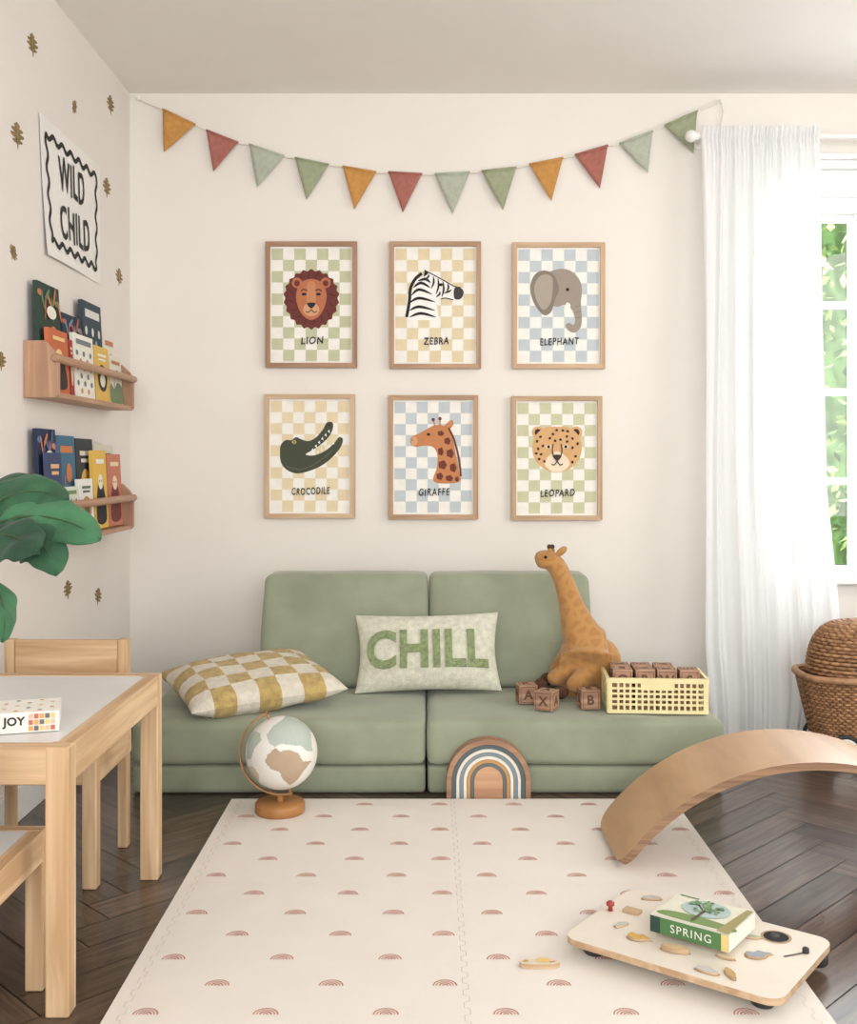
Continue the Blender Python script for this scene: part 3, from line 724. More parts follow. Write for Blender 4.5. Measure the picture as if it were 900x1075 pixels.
sx,sy=.378/wid,.122/hei
bm=bmesh.new(); vv=[bm.verts.new((v.x*sx,v.y*sy,0)) for v in vf[0]]
for f_ in vf[1]:
    try: bm.faces.new([vv[i] for i in f_])
    except Exception: pass
bmesh.ops.remove_doubles(bm,verts=bm.verts,dist=1e-5)
bmesh.ops.triangulate(bm,faces=bm.faces[:])
for _ in range(3):
    bmesh.ops.subdivide_edges(bm,edges=[e for e in bm.edges if e.calc_length()>.009],cuts=1); bmesh.ops.triangulate(bm,faces=bm.faces[:])
ex=bmesh.ops.extrude_face_region(bm,geom=bm.faces[:]); 
top=set(g_ for g_ in ex['geom'] if isinstance(g_,bmesh.types.BMVert))
bm.verts.index_update(); vs=[];
for v in bm.verts:
    u,w_=v.co.x/.2275,v.co.y/.125
    z=pos(u,w_,1).z; vs.append(X@Vector((v.co.x,v.co.y,z+((.006+.0016*noise.noise(v.co*300)) if v in top else -.002))))
fs=[tuple(v.index for v in f_.verts) for f_ in bm.faces]; bm.free()
b=MB(); b.add(vs,fs,tg,False); b.make('lettering',parent=cr,label='raised green tufted letters spelling CHILL')
# ================================================================= GIRAFFE PLUSH
def skin(nodes,edges,sub=2):
    me=bpy.data.meshes.new('s'); me.from_pydata([n_[0] for n_ in nodes],edges,[])
    o=bpy.data.objects.new('s',me); sc.collection.objects.link(o)
    md=o.modifiers.new('k','SKIN'); md.use_smooth_shade=True
    for i,n_ in enumerate(nodes):
        sv=me.skin_vertices[0].data[i]; r_=n_[1]*1.13; sv.radius=(r_,r_); sv.use_root=(i==0)
    ms_=o.modifiers.new('ss','SUBSURF'); ms_.levels=sub; ms_.render_levels=sub
    rm=o.modifiers.new('rm','REMESH'); rm.mode='VOXEL'; rm.voxel_size=.0045; rm.use_smooth_shade=True
    sm_=o.modifiers.new('sm','SMOOTH'); sm_.factor=.6; sm_.iterations=14
    dg=bpy.context.evaluated_depsgraph_get(); m2=bpy.data.meshes.new_from_object(o.evaluated_get(dg))
    vs=[v.co.copy() for v in m2.vertices]; fs=[tuple(p.vertices) for p in m2.polygons]
    bpy.data.objects.remove(o); return vs,fs
gy=3.36; S_=gy/F
gm_=bpy.data.materials.new('giraffe_plush'); gm_.use_nodes=True; nt=gm_.node_tree; bs=nt.nodes['Principled BSDF']
tc=nt.nodes.new('ShaderNodeTexCoord'); vo=nt.nodes.new('ShaderNodeTexVoronoi'); vo.inputs['Scale'].default_value=26; vo.feature='DISTANCE_TO_EDGE'
rp=nt.nodes.new('ShaderNodeValToRGB'); rp.color_ramp.elements[0].position=.12; rp.color_ramp.elements[1].position=.2
rp.color_ramp.elements[0].color=L((188,134,62)); rp.color_ramp.elements[1].color=L((177,121,52))
nt.links.new(tc.outputs['Object'],vo.inputs['Vector']); nt.links.new(vo.outputs['Distance'],rp.inputs['Fac']); nt.links.new(rp.outputs['Color'],bs.inputs['Base Color'])
bs.inputs['Roughness'].default_value=.9; bs.inputs['Sheen Weight'].default_value=.3
n_=nt.nodes.new('ShaderNodeTexNoise'); n_.inputs['Scale'].default_value=400; bp=nt.nodes.new('ShaderNodeBump'); bp.inputs['Strength'].default_value=.3; bp.inputs['Distance'].default_value=.002
nt.links.new(tc.outputs['Object'],n_.inputs['Vector']); nt.links.new(n_.outputs['Fac'],bp.inputs['Height']); nt.links.new(bp.outputs['Normal'],bs.inputs['Normal'])
def gp(px,py,dy=0): return tuple(W(px,py,gy+dy))
nodes=[(gp(624,697),27*S_),(gp(616,680),25*S_),(gp(608,661),19*S_),(gp(602,643),14*S_),(gp(596,622),11*S_),(gp(590,604),10*S_),(gp(582,589),11*S_),(gp(571,586),10.5*S_),(gp(561,590),8.5*S_),
 (gp(604,699,-.03),10*S_),(gp(588,709,-.03),8.5*S_),(gp(574,716,-.03),7.5*S_),
 (gp(618,708,-.06),11*S_),(gp(606,717,-.10),9*S_),(gp(596,724,-.10),8*S_)]
edges=[(0,1),(1,2),(2,3),(3,4),(4,5),(5,6),(6,7),(7,8),(1,9),(9,10),(10,11),(0,12),(12,13),(13,14)]
nodes2=[(gp(602,672,.03),9*S_),(gp(592,692,.03),7.5*S_),(gp(580,708,.03),7*S_)]
k0=len(nodes); nodes+=nodes2; edges+=[(2,k0),(k0,k0+1),(k0+1,k0+2)]
vs,fs=skin(nodes,edges)
# rounded rump joined into the same continuous body
gr=root('giraffe_plush',(W(620,720,gy).x,gy,.21),'mustard yellow plush giraffe sitting upright on the sofa seat','plush toy')
b=MB(); b.add(vs,fs,gm_,True); b.sphere(gp(628,694,.005),(24*S_,20*S_,25*S_),gm_,32,22); b.make('body',parent=gr)
brn=M((84,52,34),.9,.08,60,.3,300)
for i,q in enumerate(((568,719,-.03),(589,727,-.10),(575,713,.03))):
    b=MB(); b.sphere(gp(*q),(7.6*S_,7*S_,6.8*S_),brn,16,10); b.make('hoof',parent=gr)
for dx,dy in ((589,-.018),(590,.022)):
    b=MB(); b.sphere(gp(dx,579,dy),(3.4*S_,2*S_,7*S_),gm_,14,10,Matrix.Rotation(.8,3,'Y')); b.make('ear',parent=gr)
for dx,dy in ((578,-.011),(581,.012)):
    b=MB(); b.tube([gp(dx,581,dy),gp(dx-1,575,dy)],2*S_,gm_,8); b.sphere(gp(dx-1,574,dy),2.6*S_,brn,12,8); b.make('horn',parent=gr)
b=MB(); b.sphere(gp(573,585,-.029),1.7*S_,ink,12,8); b.make('eye',parent=gr)
b=MB(); b.sphere(gp(573,585,.029),1.7*S_,ink,12,8); b.make('eye',parent=gr)
b=MB(); b.tube([gp(590,589,.0),gp(597,604),gp(603,622),gp(609,638)],[2*S_,2.6*S_,2.6*S_,1.5*S_],M((168,104,40),.95,.1,80,.6,300),8); b.make('mane',parent=gr)
# ================================================================= LETTER BLOCKS + CRATE
blw=wood('block_wood',(156,112,84),(190,148,116),'x',.6,60,6); bld=P(100,66,50)
BS=.056
def block(letter):
    r=root('letter_block',(0,0,0),'brown wooden alphabet cube block','toy block','wooden letter blocks')
    b=MB(); b.box((0,0,BS/2),(BS,BS,BS),blw); b.make('cube',parent=r,bevel=.0025)
    b=MB()
    for k in range(4):
        Rz=Matrix.Rotation(k*math.pi/2,4,'Z')
        a=Art(b,lambda u,v,w:Rz@Vector((u,-BS/2-w,BS/2+v)),.0003)
        q=BS*.4; a.stroke([(-q,-q),(q,-q),(q,q),(-q,q)],.0022,bld,False,True)
        vf=text_vf(letter[k%len(letter)],.038,.0002,.001); b.mesh(vf,Rz@back_text((0,-BS/2-.0006,BS/2)),bld)
    a=Art(b,lambda u,v,w:Vector((u,v,BS+w)),.0003); a.stroke([(-q,-q),(q,-q),(q,q),(-q,q)],.0022,bld,False,True)
    b.mesh(text_vf(letter[1],.038,.0002,.001),Matrix.Translation((0,0,BS+.0006)),bld)
    b.make('letter_marks',parent=r,label='dark engraved letters and borders'); return r
sz=.2145
b1=block('AKAW'); b1.location=(.292,3.235,sz); b1.rotation_euler=(0,0,.12); b1['label']='brown wooden alphabet cube standing on the sofa seat'
b2=block('XAHR'); b2.location=(.343,3.145,sz); b2.rotation_euler=(0,0,-.5)
b3=block('BEOS'); b3.location=(.467,3.165,sz); b3.rotation_euler=(0,0,.08)
CC=Vector((.658,3.175,sz)); cth=math.radians(-4)
cm=M((236,222,160),.45,.03,20)
crt=root('storage_crate',CC,'pale yellow plastic lattice folding crate filled with wooden blocks','crate')
CWd,CDp,CH=.28,.175,.10
Rc=Matrix.Translation(CC)@Matrix.Rotation(cth,4,'Z')
def side(X,w,name):
    b=MB(); t=.004
    def rect(u0,u1,v0,v1,th=t):
        b.prism([(u0,v0),(u1,v0),(u1,v1),(u0,v1)],lambda u,v,k:X@Vector((u,v,k)),-th/2,th/2,cm)
    rect(-w/2,w/2,0,.010,.006); rect(-w/2,w/2,CH-.014,CH,.010); rect(-w/2,-w/2+.012,.01,CH-.014,.006); rect(w/2-.012,w/2,.01,CH-.014,.006)
    n=int((w-.024)/.0165); st=(w-.024)/n
    for i in range(1,n): rect(-w/2+.012+i*st-.003,-w/2+.012+i*st+.003,.01,CH-.014,.0036)
    for j in range(1,5): z=.01+(CH-.024)*j/5; rect(-w/2+.012,w/2-.012,z-.003,z+.003,.0034)
    rect(-w*.17,w*.17,CH-.034,CH-.014,.005)
    b.make(name,parent=crt)
for s_ in (-1,1):
    side(Rc@frame_mat((0,s_*CDp/2,0),Vector((1,0,0)),Vector((0,0,1)),Vector((0,-1,0))),CWd,'side_panel')
    side(Rc@frame_mat((s_*CWd/2,0,0),Vector((0,1,0)),Vector((0,0,1)),Vector((1,0,0))),CDp,'side_panel')
b=MB(); b.box(Rc@Vector((0,0,.003)),(CWd-.008,CDp-.008,.005),cm,Rc.to_3x3()); b.make('crate_floor',parent=crt)
k=0
srcs=[b1,b2,b3]
for lay in range(2):
    for i in range(4):
        for j in range(2):
            if lay==1 and (i,j) in ((3,1),): continue
            jt=.0 if lay==0 else 1
            p=Rc@Vector((-.0945+i*.063+random.uniform(-.001,.001),-.034+j*.067,.0062+lay*(BS+.001)))
            dup(srcs[k%3],p,(0,0,cth+ (random.choice((0,1.5708,3.1416)))+random.uniform(-.05,.05)*jt),'brown wooden alphabet cube inside the yellow crate'); k+=1
# ================================================================= MAT
mz=.012
mm=M((234,226,217),.7,.01,8,.12,350)
b=MB(); MX0,MX1,MYF,MYN=-.537,.667,2.96,1.16
b.bb(MX0,MX1,MYN,MYF,0,mz,mm)
seam=P(208,195,183); pk=[P(200,126,108),P(214,156,138),P(194,112,94)]
a=Art(b,lambda u,v,w:Vector((u,v,mz+w)),.0003)
def jig(p,q,n,amp=.006):
    p=Vector(p);q=Vector(q); d=(q-p)/n; nn=Vector((-d.y,d.x)).normalized()*amp; pts=[]
    for i in range(n):
        o_=nn if i%2 else -nn
        pts+= [tuple(p+d*(i+.08)+o_),tuple(p+d*(i+.92)+o_)]
    return pts
mid=(MX0+MX1)/2
a.stroke(jig((mid,MYN),(mid,MYF),84,.005),.0013,seam,False)
for yy in (2.36,1.76): a.stroke(jig((MX0,yy),(MX1,yy),56,.005),.0008,P(222,212,204),False)
a.stroke(jig((MX0+.028,MYN),(MX0+.028,MYF),84,.004),.0011,seam,False); a.stroke(jig((MX1-.028,MYN),(MX1-.028,MYF),84,.004),.0011,seam,False)
y=2.915
while y>1.2:
    x0=-.471 if abs(((y-2.214)/.1)%2-0)<.3 or abs(((y-2.214)/.1)%2-2)<.3 else -.371
    x=x0
    while x<.64:
        if x>MX0+.04:
            for rr,cc_ in ((.0205,pk[0]),(.015,pk[1]),(.0095,pk[2]),(.004,pk[0])):
                a.w=.0004; a.stroke([(x+rr*math.cos(t_*math.pi/10),y-.012+rr*1.0*math.sin(t_*math.pi/10)) for t_ in range(11)],.0024,cc_,False)
        x+=.2
    y-=.1
b.make('play_mat',label='cream foam puzzle play mat printed with small pink rainbows',cat='play mat')
# ================================================================= GLOBE
gx,gy2=W(294,860,2.85).x,2.85; zc=mz+.1555; GR=.094
gl_=root('globe',(gx,gy2,mz),'white globe with tan and sage continents on mustard base','globe')
must=M((172,114,50),.5,.08,20)
b=MB(); b.lathe([(0,0),(.062,0),(.065,.003),(.065,.024),(.062,.028),(0,.028)],(gx,gy2,mz),must,48); b.cyl((gx,gy2,mz+.027),(gx,gy2,zc-GR-.018),.008,must); b.make('base',parent=gl_)
gc=Vector((gx+.004,gy2,zc))
b=MB(); br_=wood('arc_wood',(158,112,66),(184,138,90),'z'); pts=[]
AR=GR+.013
a0,a1=math.radians(108),math.radians(285)
N=40; vs=[];fs=[]
for i in range(N+1):
    t=a0+(a1-a0)*i/N
    for (rr,yy) in ((AR,-.006),(AR+.005,-.006),(AR+.005,.006),(AR,.006)):
        vs.append(gc+Vector((rr*math.cos(t),yy,rr*math.sin(t))))
for i in range(N):
    for k in range(4): fs.append((i*4+k,i*4+(k+1)%4,(i+1)*4+(k+1)%4,(i+1)*4+k))
fs+=[(0,1,2,3),(N*4+3,N*4+2,N*4+1,N*4)]
b.add(vs,fs,br_,True)
for t in (a0+.05,a1-.05):
    b.cyl(gc+Vector((math.cos(t),0,math.sin(t)))*(GR-.005),gc+Vector((math.cos(t),0,math.sin(t)))*(AR+.008),.003,must,12)
b.make('meridian_arc',parent=gl_)
def inside(x,y,pl_):
    c=False;n=len(pl_)
    for i in range(n):
        x1,y1=pl_[i];x2,y2=pl_[i-1]
        if (y1>y)!=(y2>y) and x<(x2-x1)*(y-y1)/(y2-y1)+x1: c=not c
    return c
conts=[([(286,783),(294,776),(300,779),(309,778),(318,783),(322,792),(330,794),(322,803),(316,812),(308,818),(302,809),(299,800),(290,797),(284,790)],0),
 ([(288,772),(284,765),(290,757),(300,752),(312,752),(322,758),(328,770),(331,785),(325,782),(320,776),(310,774),(300,772),(294,775)],1),
 ([(262,775),(268,765),(276,764),(279,770),(272,778),(268,790),(262,792)],1),([(263,800),(270,797),(277,805),(275,816),(270,822),(265,812)],2)]
gcol=[P(186,160,132),P(180,192,180),P(202,190,160)]; gw=M((234,231,223),.5,.01,10)
def gmf(v):
    px=296+v.x/GR*38; py=790-v.z/GR*38
    if v.y<.015:
        for pl_,ci in conts:
            if inside(px,py,pl_): return gcol[ci]
        return gw
    return gcol[int(abs(noise.noise(v*30))*30)%3] if noise.noise(v*16)>.18 else gw
b=MB(); b.sphere(gc,GR,gw,160,110,None,gmf); b.make('sphere',parent=gl_)
# ================================================================= RAINBOW TOY
rx=W(513,842,2.985).x; rb=root('rainbow_arch_toy',(rx,2.99,mz*0),'wooden nesting rainbow arch toy leaning on the sofa front','rainbow toy')
rs=2.99/F; bands=[(44,38.6,wood('rainbow_wood',(146,104,76),(176,132,98),'x')),(38.2,34.2,P(84,98,102)),(33.8,30.6,P(226,220,206)),(30.2,26.6,P(128,144,152)),(26.2,23,P(232,226,212)),(22.6,19,P(196,146,84)),(18.6,15.4,P(104,112,112)),(15,0,wood('rainbow_wood',(186,134,94),(212,164,122),'x'))]
lh=20
for k,(ro,ri,mt) in enumerate(bands):
    out=[(ro,0)]+[(ro*math.cos(i*math.pi/28),lh+ro*math.sin(i*math.pi/28)) for i in range(29)]+[(-ro,0)]
    if ri>0: out+=[(-ri,0)]+[(ri*math.cos(math.pi-i*math.pi/28),lh+ri*math.sin(math.pi-i*math.pi/28)) for i in range(29)]+[(ri,0)]
    b=MB(); yo=2.975+.001*k
    b.prism(out,lambda u,v,w:Vector((rx+u*rs,w+v*rs*.02,.001+v*rs)),yo,3.015,mt)
    b.make('arch',parent=rb)
# ================================================================= BALANCE BOARD
bbm=wood('plywood_birch',(184,142,100),(202,161,117),'y',.38,14,3); bbe=wood('plywood_edge',(128,94,66),(168,128,92),'x',.5,160,2)
Y0,Y1=2.43,2.735; Rb=.525; xc=.872
th0=math.asin(.43/Rb); cz=.0-Rb*math.cos(th0)+.012; b=MB(); TH=.018
def bpt(t,v,r):
    return Vector((xc+r*math.sin(t),Y0+(Y1-Y0)*v,cz+r*math.cos(t)+.004))
NU=48;NVv=10
def edge_in(s):
    d=(1-abs(s))*th0*Rb; rc=.045
    return (rc-math.sqrt(max(0,rc*rc-(rc-d)**2))) if d<rc else 0
sl=[math.sin((i/NU*2-1)*math.pi/2) for i in range(NU+1)]
for r_,mt in ((Rb+TH,bbm),(Rb,bbm)):
    b.grid(lambda u,v:(lambda s:(bpt(s*th0,(edge_in(s)/(Y1-Y0))*(1-2*v)+v,r_)))(sl[round(u*NU)]),NU,NVv,mt)
for vv_ in (0,1):
    b.grid(lambda u,v:(lambda s:(bpt(s*th0,(edge_in(s)/(Y1-Y0))*(1-2*vv_)+vv_,Rb+TH*v)))(sl[round(u*NU)]),NU,4,bbe)
for s in (-1,1):
    e=edge_in(s)/(Y1-Y0)
    b.grid(lambda u,v:bpt(s*th0,e+(1-2*e)*u,Rb+TH*v),6,3,bbe)
b.make('balance_board',label='curved beech plywood balance board arched over the mat and floor',cat='balance board')
# ================================================================= ACTIVITY BOARD + ITEMS
bt=math.radians(-37.1); BC=Vector((.499,2.015,mz+.0003)); BX=Matrix.Translation(BC)@Matrix.Rotation(bt,4,'Z'); BI=BX.inverted()
ab=root('activity_board',BC,'white wooden busy board puzzle with rounded corners lying on the mat','activity board')
BT=.034
def rrect(w,h,r,n=6):
    o_=[]
    for cx,cy,a_ in ((w/2-r,h/2-r,0),(-w/2+r,h/2-r,90),(-w/2+r,-h/2+r,180),(w/2-r,-h/2+r,270)):
        for i in range(n+1):
            t=math.radians(a_+90*i/n); o_.append((cx+r*math.cos(t),cy+r*math.sin(t)))
    return o_
wb=M((226,216,200),.5,.02,10); wbs=wood('board_edge',(180,144,104),(208,176,138),'x')
b=MB(); b.prism(rrect(.41,.29,.03),lambda u,v,w:BX@Vector((u,v,w)),BT-.012,BT,wb,wbs); b.make('panel',parent=ab)
for (u,v) in ((-.16,-.1),(.16,-.1),(-.16,.1),(.185,.105)):
    b=MB(); b.lathe([(0,0),(.018,0),(.021,.004),(.021,.016),(.018,BT-.0125),(0,BT-.0125)],BX@Vector((u,v,0)),M((48,46,46),.4,.05,20),24); b.make('foot',parent=ab,label='dark round foot under the board')
def bl(px,py):
    y=(H-mz-BT)*F/(py-CY); q=BI@Vector(((px-CX)*y/F,y,mz+BT)); return q.x,q.y
TB=lambda u,v,w:BX@Vector((u,v,BT+w))
def piece(px,py,pts,mat,h=.004,sc_=.001,rot=0):
    u0,v0=bl(px,py); b=MB(); P_=smooth(pts,4); c,s=math.cos(rot),math.sin(rot)
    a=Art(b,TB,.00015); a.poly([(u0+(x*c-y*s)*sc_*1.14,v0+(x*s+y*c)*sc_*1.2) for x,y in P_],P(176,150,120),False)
    b.prism([(u0+(x*c-y*s)*sc_,v0+(x*s+y*c)*sc_) for x,y in P_],TB,.0004,h,mat,wbs)
    b.make('puzzle_piece',parent=ab); return u0,v0
bird=[(-16,0),(-8,-8),(4,-9),(12,-4),(20,-2),(12,4),(6,10),(-2,7),(-10,12),(-14,8)]
cloud=[(-15,-5),(0,-7),(15,-5),(17,2),(8,6),(2,10),(-6,7),(-14,4)]
leafp=[(-18,0),(-8,-6),(6,-6),(18,0),(6,6),(-8,6)]
piece(670,986,bird,P(214,166,66),.005,.0012,.3); piece(709,999,leafp,P(206,178,130),.009,.0014,.2); piece(684,944,cloud,P(186,180,174),.004,.0011,.5); piece(796,1004,bird,P(152,162,170),.004,.0013,.9); piece(767,1024,leafp,P(196,156,90),.005,.0011,-.8); piece(742,1020,cloud,P(192,190,184),.004,.0012); piece(762,1006,leafp,P(216,200,164),.004,.001); piece(652,972,cloud,P(186,196,186),.004,.0009,1.2); piece(790,985,leafp,P(170,180,150),.004,.0009,.4)
u0,v0=bl(815,984); b=MB(); a=Art(b,TB,.0004); a.ell(u0,v0,.028,.028,P(182,152,114)); a.ell(u0,v0,.023,.023,ink); b.sphere(BX@Vector((u0-.004,v0+.004,BT)),(.010,.010,.005),P(70,68,66),16,8); b.make('mirror_dial',parent=ab,label='black round dial set in the panel')
u0,v0=bl(838,1003); b=MB(); a=Art(b,TB,.0004); a.stroke([(u0-.018,v0-.022),(u0+.012,v0+.024)],.005,P(90,84,80),False); b.lathe([(0,0),(.006,0),(.006,.008),(.004,.010),(0,.010)],BX@Vector((u0+.008,v0+.018,BT)),P(60,58,58),16); b.make('slider',parent=ab)
u0,v0=bl(641,956); b=MB(); b.lathe([(0,0),(.005,0),(.004,.008),(.008,.011),(.008,.016),(.004,.019),(0,.019)],BX@Vector((u0,v0,BT)),M((168,52,42),.4,.03,10),20); b.make('knob',parent=ab,label='small red turning knob')
u0,v0=bl(664,958); b=MB(); b.box(BX@Vector((u0,v0,BT+.003)),(.034,.02,.006),wbs,BX.to_3x3()); b.make('latch',parent=ab,bevel=.001)
# book box SPRING
SX=Matrix.Translation((.513,2.03,mz+BT+.0104))@Matrix.Rotation(bt,4,'Z'); sw,sd,sh=.152,.128,.030
b=MB(); grn=P(78,126,68)
b.box(SX@Vector((0,0,sh/2)),(sw,sd,sh),P(232,228,214),SX.to_3x3())
a=Art(b,lambda u,v,w:SX@Vector((u,-sd/2-w,v)),.0004)
a.poly([(-sw/2,0),(sw/2,0),(sw/2,sh),(-sw/2,sh)],grn,False); a.poly([(-sw/2,0),(-sw/2+.02,0),(-sw/2+.02,sh),(-sw/2,sh)],P(40,70,60),False); a.poly([(sw/2-.014,0),(sw/2,0),(sw/2,sh),(sw/2-.014,sh)],P(226,200,120),False)
vf=text_vf('SPRING',.021,.0001,.0,0,1.2); b.mesh(vf,SX@frame_mat((.004,-sd/2-.0018,sh/2),Vector((1,0,0)),Vector((0,0,1)),Vector((0,-1,0))),P(236,236,222))
a=Art(b,lambda u,v,w:SX@Vector((u,v,sh+w)),.0004)
a.poly([(-sw/2+.002,-sd/2+.002),(sw/2-.002,-sd/2+.002),(sw/2-.002,sd/2-.002),(-sw/2+.002,sd/2-.002)],P(220,218,196),False)
a.poly([(-.06,-.052),(.07,-.05),(.07,-.03),(.0,-.022),(-.06,-.03)],P(118,146,80))
a.poly([(.050,-.060),(.074,-.060),(.074,.060),(.062,.060)],P(160,150,90),False)
a.ell(.0,.016,.046,.038,P(172,194,190)); a.stroke([(-.002,-.045),(.0,-.01),(.002,.02)],.006,P(96,76,60),False)
a.stroke([(.001,.0),(-.012,.018),(-.022,.03)],.003,P(96,76,60)); a.stroke([(.001,.0),(.014,.016),(.022,.028)],.003,P(96,76,60))
for i in range(46):
    an=random.uniform(0,6.28); rr=random.uniform(.004,.036); a.w=.0034+.00001*i; a.ell(.001+rr*math.cos(an),.022+.75*rr*math.sin(an),.0048,.0035,random.choice((P(84,122,78),P(112,152,92),P(94,134,98),P(136,170,110))),an,8)
a.w=.001; a.stroke([(-.068,.054),(-.03,.054)],.005,P(90,120,80),False)
b.make('boxed_book',label='boxed book with green spine reading SPRING and a tree cover',cat='book')
# loose piece on the mat
y=(H-mz)*F/(1014-CY); c_=Vector(((566-CX)*y/F,y,mz))
b=MB(); sn=[(-32,-2),(-26,-10),(0,-12),(26,-10),(34,-2),(26,4),(18,12),(4,16),(-6,8),(-18,10),(-28,6)]
b.prism([(x*.0011,yy*.0011) for x,yy in smooth(sn,5)],lambda u,v,w:c_+Vector((u,v,w)),.0004,.009,P(222,210,186),wbs)
a=Art(b,lambda u,v,w:c_+Vector((u,v,.009+w)),.0003); a.ell(.008,.002,.014,.009,P(232,196,110)); a.ell(-.024,-.001,.005,.004,P(206,160,70)); a.stroke([(.018,-.006),(.03,-.003)],.003,P(190,130,90),False)
b.make('puzzle_piece',label='loose cream and yellow wooden animal piece on the mat',cat='puzzle piece')
# ================================================================= CURTAIN
cu_=bpy.data.materials.new('sheer_white_fabric'); cu_.use_nodes=True; nt=cu_.node_tree; nt.nodes.clear()
ou=nt.nodes.new('ShaderNodeOutputMaterial'); d=nt.nodes.new('ShaderNodeBsdfDiffuse'); t=nt.nodes.new('ShaderNodeBsdfTranslucent'); tr=nt.nodes.new('ShaderNodeBsdfTransparent')
d.inputs['Color'].default_value=(.93,.94,.95,1); t.inputs['Color'].default_value=(.93,.94,.95,1)
tc=nt.nodes.new('ShaderNodeTexCoord'); nz=nt.nodes.new('ShaderNodeTexNoise'); nz.inputs['Scale'].default_value=600
mr=nt.nodes.new('ShaderNodeMapRange'); mr.inputs['To Min'].default_value=.04; mr.inputs['To Max'].default_value=.12
nt.links.new(tc.outputs['Object'],nz.inputs['Vector']); nt.links.new(nz.outputs['Fac'],mr.inputs['Value'])
m1=nt.nodes.new('ShaderNodeMixShader'); m1.inputs['Fac'].default_value=.33; m2=nt.nodes.new('ShaderNodeMixShader')
nt.links.new(d.outputs[0],m1.inputs[1]); nt.links.new(t.outputs[0],m1.inputs[2]); nt.links.new(mr.outputs['Result'],m2.inputs['Fac']); nt.links.new(m1.outputs[0],m2.inputs[1]); nt.links.new(tr.outputs[0],m2.inputs[2]); nt.links.new(m2.outputs[0],ou.inputs[0])
zrod=H+343*3.78/F
cur=root('curtain',(1.15,3.7,0),'sheer white gathered curtain hanging beside the window down to the floor','curtain')
def interp(tab,t):
    for i in range(len(tab)-1):
        if t<=tab[i+1][0]:
            k=(t-tab[i][0])/(tab[i+1][0]-tab[i][0]); return tab[i][1]+(tab[i+1][1]-tab[i][1])*k
    return tab[-1][1]
def cfn(u,v):
    z=zrod+.028-(zrod+.028-.004)*v
    yd=3.775-.13*v**1.6
    xl=(interp([(0,738),(.3,736),(.6,734),(.85,733),(1,738)],v)-CX)*3.75/F; xr=(interp([(0,869),(.3,866),(.6,866),(.8,876),(.92,874),(1,864)],v)-CX)*3.72/F
    env=.25+.75*min(1,v*3.2)
    s=u+.012*math.sin(u*17+v*3)+.01*math.sin(v*5+u*6)
    fold=.014*math.sin(u*2*math.pi*7.5+1.3*math.sin(v*2.2)+.8*math.sin(u*9))+.005*math.sin(u*2*math.pi*15+v*2)+.012*math.sin(u*2*math.pi*3+v*3)
    fold+=.006*v*math.sin(v*21+u*11)*max(0,v-.6)*2.5
    top=.005*math.sin(u*2*math.pi*30)*(1-min(1,v*8))
    tight=math.exp(-((v-.022)/.012)**2)
    yy=yd-fold*env*(1-.6*tight)-top-.012*(1-tight)
    return Vector((xl+(xr-xl)*s,yy,z))
b=MB(); b.grid(cfn,220,90,cu_); b.make('curtain_panel',parent=cur)
rodr=root('curtain_rod',(1.6,3.775,zrod),'white curtain rod with round finial mounted above the window','curtain rod')
b=MB(); b.cyl((.93,3.79,zrod),(2.6-.001,3.79,zrod),.009,white,20); b.make('rod',parent=rodr)
b=MB(); b.sphere((.917,3.79,zrod),.021,white,24,16); b.cyl((.93,3.79,zrod),(.945,3.79,zrod),.013,white,20); b.make('finial',parent=rodr)
b=MB(); b.cyl((.965,3.79,zrod),(.965,3.889,zrod),.006,white,12); b.cyl((.965,3.882,zrod),(.965,3.889,zrod),.02,white,20); b.make('bracket',parent=rodr)
# ================================================================= RATTAN PRAM
rt=[M((150,104,64),.6,.18,40),M((172,126,82),.6,.16,40),M((122,82,50),.6,.16,40)]
pr=root('doll_pram',(1.36,3.38,0),'brown woven rattan doll pram with hood and white wheels','doll pram')
pcx,pcy=1.375,3.40
def sup(a,rx_,ry_,e=.6):
    c,s=math.cos(a),math.sin(a); return Vector((pcx+rx_*abs(c)**e*(1 if c>0 else -1),pcy+ry_*abs(s)**e*(1 if s>0 else -1),0))
b=MB(); z0,z1=.085,.262; NR=22
for i in range(NR):
    t=i/(NR-1); z=z0+(z1-z0)*t; rx_=.165+.04*t; ry_=.10+.03*t; pts=[]
    for k in range(160):
        a_=2*math.pi*k/160; p=sup(a_,rx_+.005*math.cos(k*math.pi/2+i*math.pi),ry_+.005*math.cos(k*math.pi/2+i*math.pi)); p.z=z+.0; pts.append(p)
    b.tube(pts,.0048,rt[i%2],6,True)
for k in range(80):
    a_=2*math.pi*k/80; p=sup(a_,.165,.10); q=sup(a_,.205,.13); p.z=z0;q.z=z1; b.tube([p,q],.003,rt[2],5)
b.poly([sup(2*math.pi*k/40,.165,.10)+Vector((0,0,z0)) for k in range(40)],rt[2])
pts=[sup(2*math.pi*k/90,.212,.137)+Vector((0,0,z1+.006)) for k in range(90)]; b.tube(pts,.011,rt[1],8,True)
b.make('basket',parent=pr)
b=MB(); hx=1.365
NH=20
for i in range(NH):
    t=(i+.3)/NH*math.pi/2; z=z1+.012+.158*math.sin(t); rr=math.cos(t)**.5
    pts=[]
    for k in range(120):
        a_=2*math.pi*k/120; w_=.0045*math.cos(k*math.pi/2+i*math.pi)
        pts.append(Vector((hx+(.172*rr+w_)*math.cos(a_),pcy+(.13*rr+w_)*math.sin(a_),z)))
    b.tube(pts,.0058,rt[i%2],6,True)
for k in range(60):
    a_=2*math.pi*k/60
    b.tube([Vector((hx+.169*math.cos(t*math.pi/16)**.5*math.cos(a_),pcy+.127*math.cos(t*math.pi/16)**.5*math.sin(a_),z1+.012+.156*math.sin(t*math.pi/16))) for t in range(8)],.003,rt[2],5)
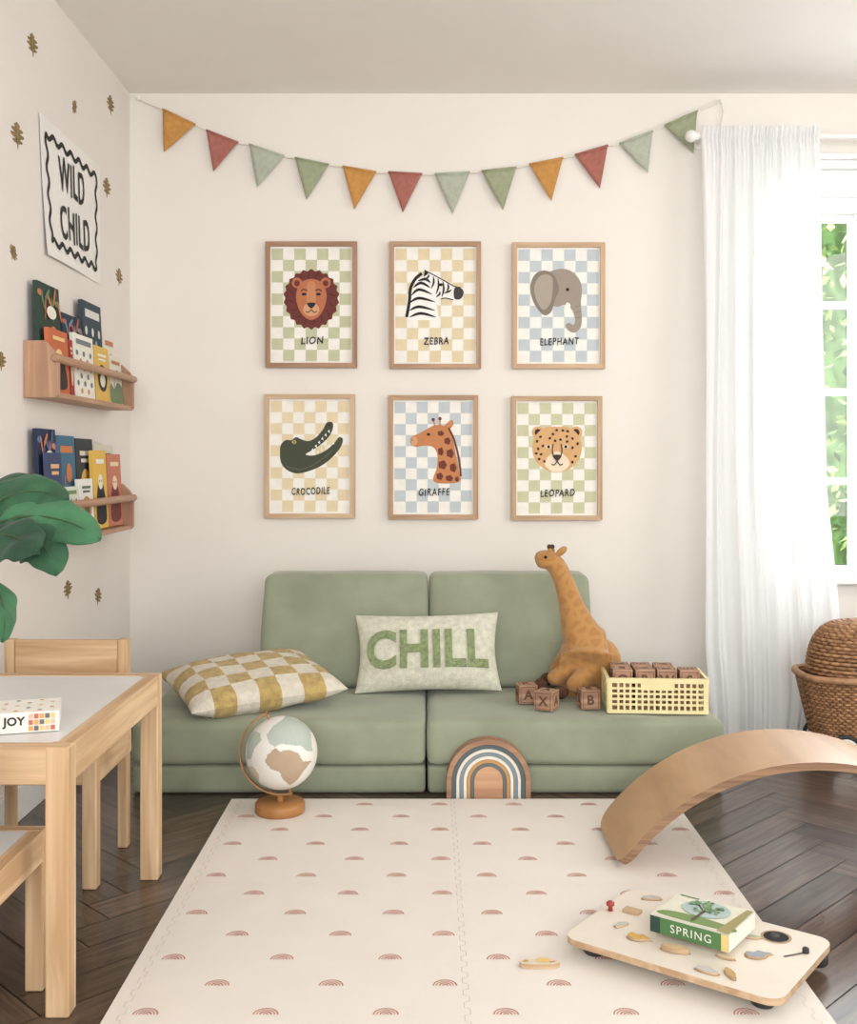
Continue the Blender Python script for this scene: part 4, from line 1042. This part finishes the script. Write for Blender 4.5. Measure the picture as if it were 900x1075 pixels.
b.sphere((hx,pcy,z1+.166),(.06,.044,.006),rt[1],20,8)
b.make('hood',parent=pr)
b=MB(); b.softbox(Matrix.Translation((1.535,pcy,z1+.02)),(.075,.2,.07),.03,M((236,234,230),.9,.02,30),(0,0,.01),10,.003); b.make('blanket',parent=pr,label='white fabric blanket',merge=True)
tire=M((40,40,42),.6,.05,30)
for wx in (1.262,1.49):
    for wy in (3.285,3.515):
        b=MB(); c_=Vector((wx,wy,.052))
        b.tube([c_+Vector((.045*math.cos(a_*math.pi/18),0,.045*math.sin(a_*math.pi/18))) for a_ in range(36)],.007,tire,8,True)
        b.cyl(c_+Vector((0,-.005,0)),c_+Vector((0,.005,0)),.041,M((232,230,224),.5,.02,20),32); b.cyl(c_+Vector((0,-.009,0)),c_+Vector((0,.009,0)),.011,M((190,188,184),.3,.02,20,metal=.6),20)
        b.make('wheel',parent=pr)
for wx in (1.262,1.49):
    b=MB(); b.cyl((wx,3.285,.052),(wx,3.515,.052),.005,M((190,188,184),.3,.02,20,metal=.6),12); b.tube([(wx,3.32,.052),(wx,3.34,.085)],.005,white,8); b.tube([(wx,3.48,.052),(wx,3.46,.085)],.005,white,8); b.make('axle',parent=pr)
b=MB()
b.tube([(1.57,3.29,.25),(1.68,3.29,.42),(1.70,3.30,.44),(1.70,3.50,.44),(1.68,3.51,.42),(1.57,3.51,.25)],.008,rt[1],10); b.make('handle',parent=pr)
# ================================================================= LIGHT
w=bpy.data.worlds.new('world'); sc.world=w; w.use_nodes=True; bg=w.node_tree.nodes['Background']; bg.inputs['Color'].default_value=(.96,.98,1,1); bg.inputs['Strength'].default_value=1.45
def area(name,loc,tgt,sx,sy,e,col=(1,1,1)):
    l=bpy.data.lights.new(name,'AREA'); l.shape='RECTANGLE'; l.size=sx; l.size_y=sy; l.energy=e; l.color=col
    o=bpy.data.objects.new(name,l); sc.collection.objects.link(o); o.location=loc; o.rotation_euler=(Vector(tgt)-Vector(loc)).to_track_quat('-Z','Y').to_euler(); return o
area('added_side_key',(2.5,2.1,1.35),(0,2.9,.9),1.8,1.5,32,(1,.99,.97))  # added key light from the right; the side wall has no window
area('added_rear_fill',(.3,-2.4,1.6),(.1,3.5,1.3),3.2,1.6,112,(1,.985,.955))  # added soft fill behind the camera, not a window
area('back_window_light',(1.85,4.25,1.2),(1.2,2.2,.3),1.0,1.3,42,(.91,.96,1))
s=bpy.data.lights.new('sun','SUN'); s.energy=8; s.angle=.05; so=bpy.data.objects.new('sun',s); sc.collection.objects.link(so); so.rotation_euler=Vector((.3,.45,-.9)).to_track_quat('-Z','Y').to_euler()
# ================================================================= CAMERA
cam=bpy.data.cameras.new('camera'); cam.sensor_fit='VERTICAL'; cam.sensor_height=36; cam.lens=F/1075*36; cam.shift_y=-(537.5-CY)/1075; cam.clip_start=.05
co_=bpy.data.objects.new('camera',cam); sc.collection.objects.link(co_); co_.location=(0,0,H); co_.rotation_euler=(math.pi/2,0,0); sc.camera=co_
sc.view_settings.view_transform='Standard'; sc.view_settings.look='None'
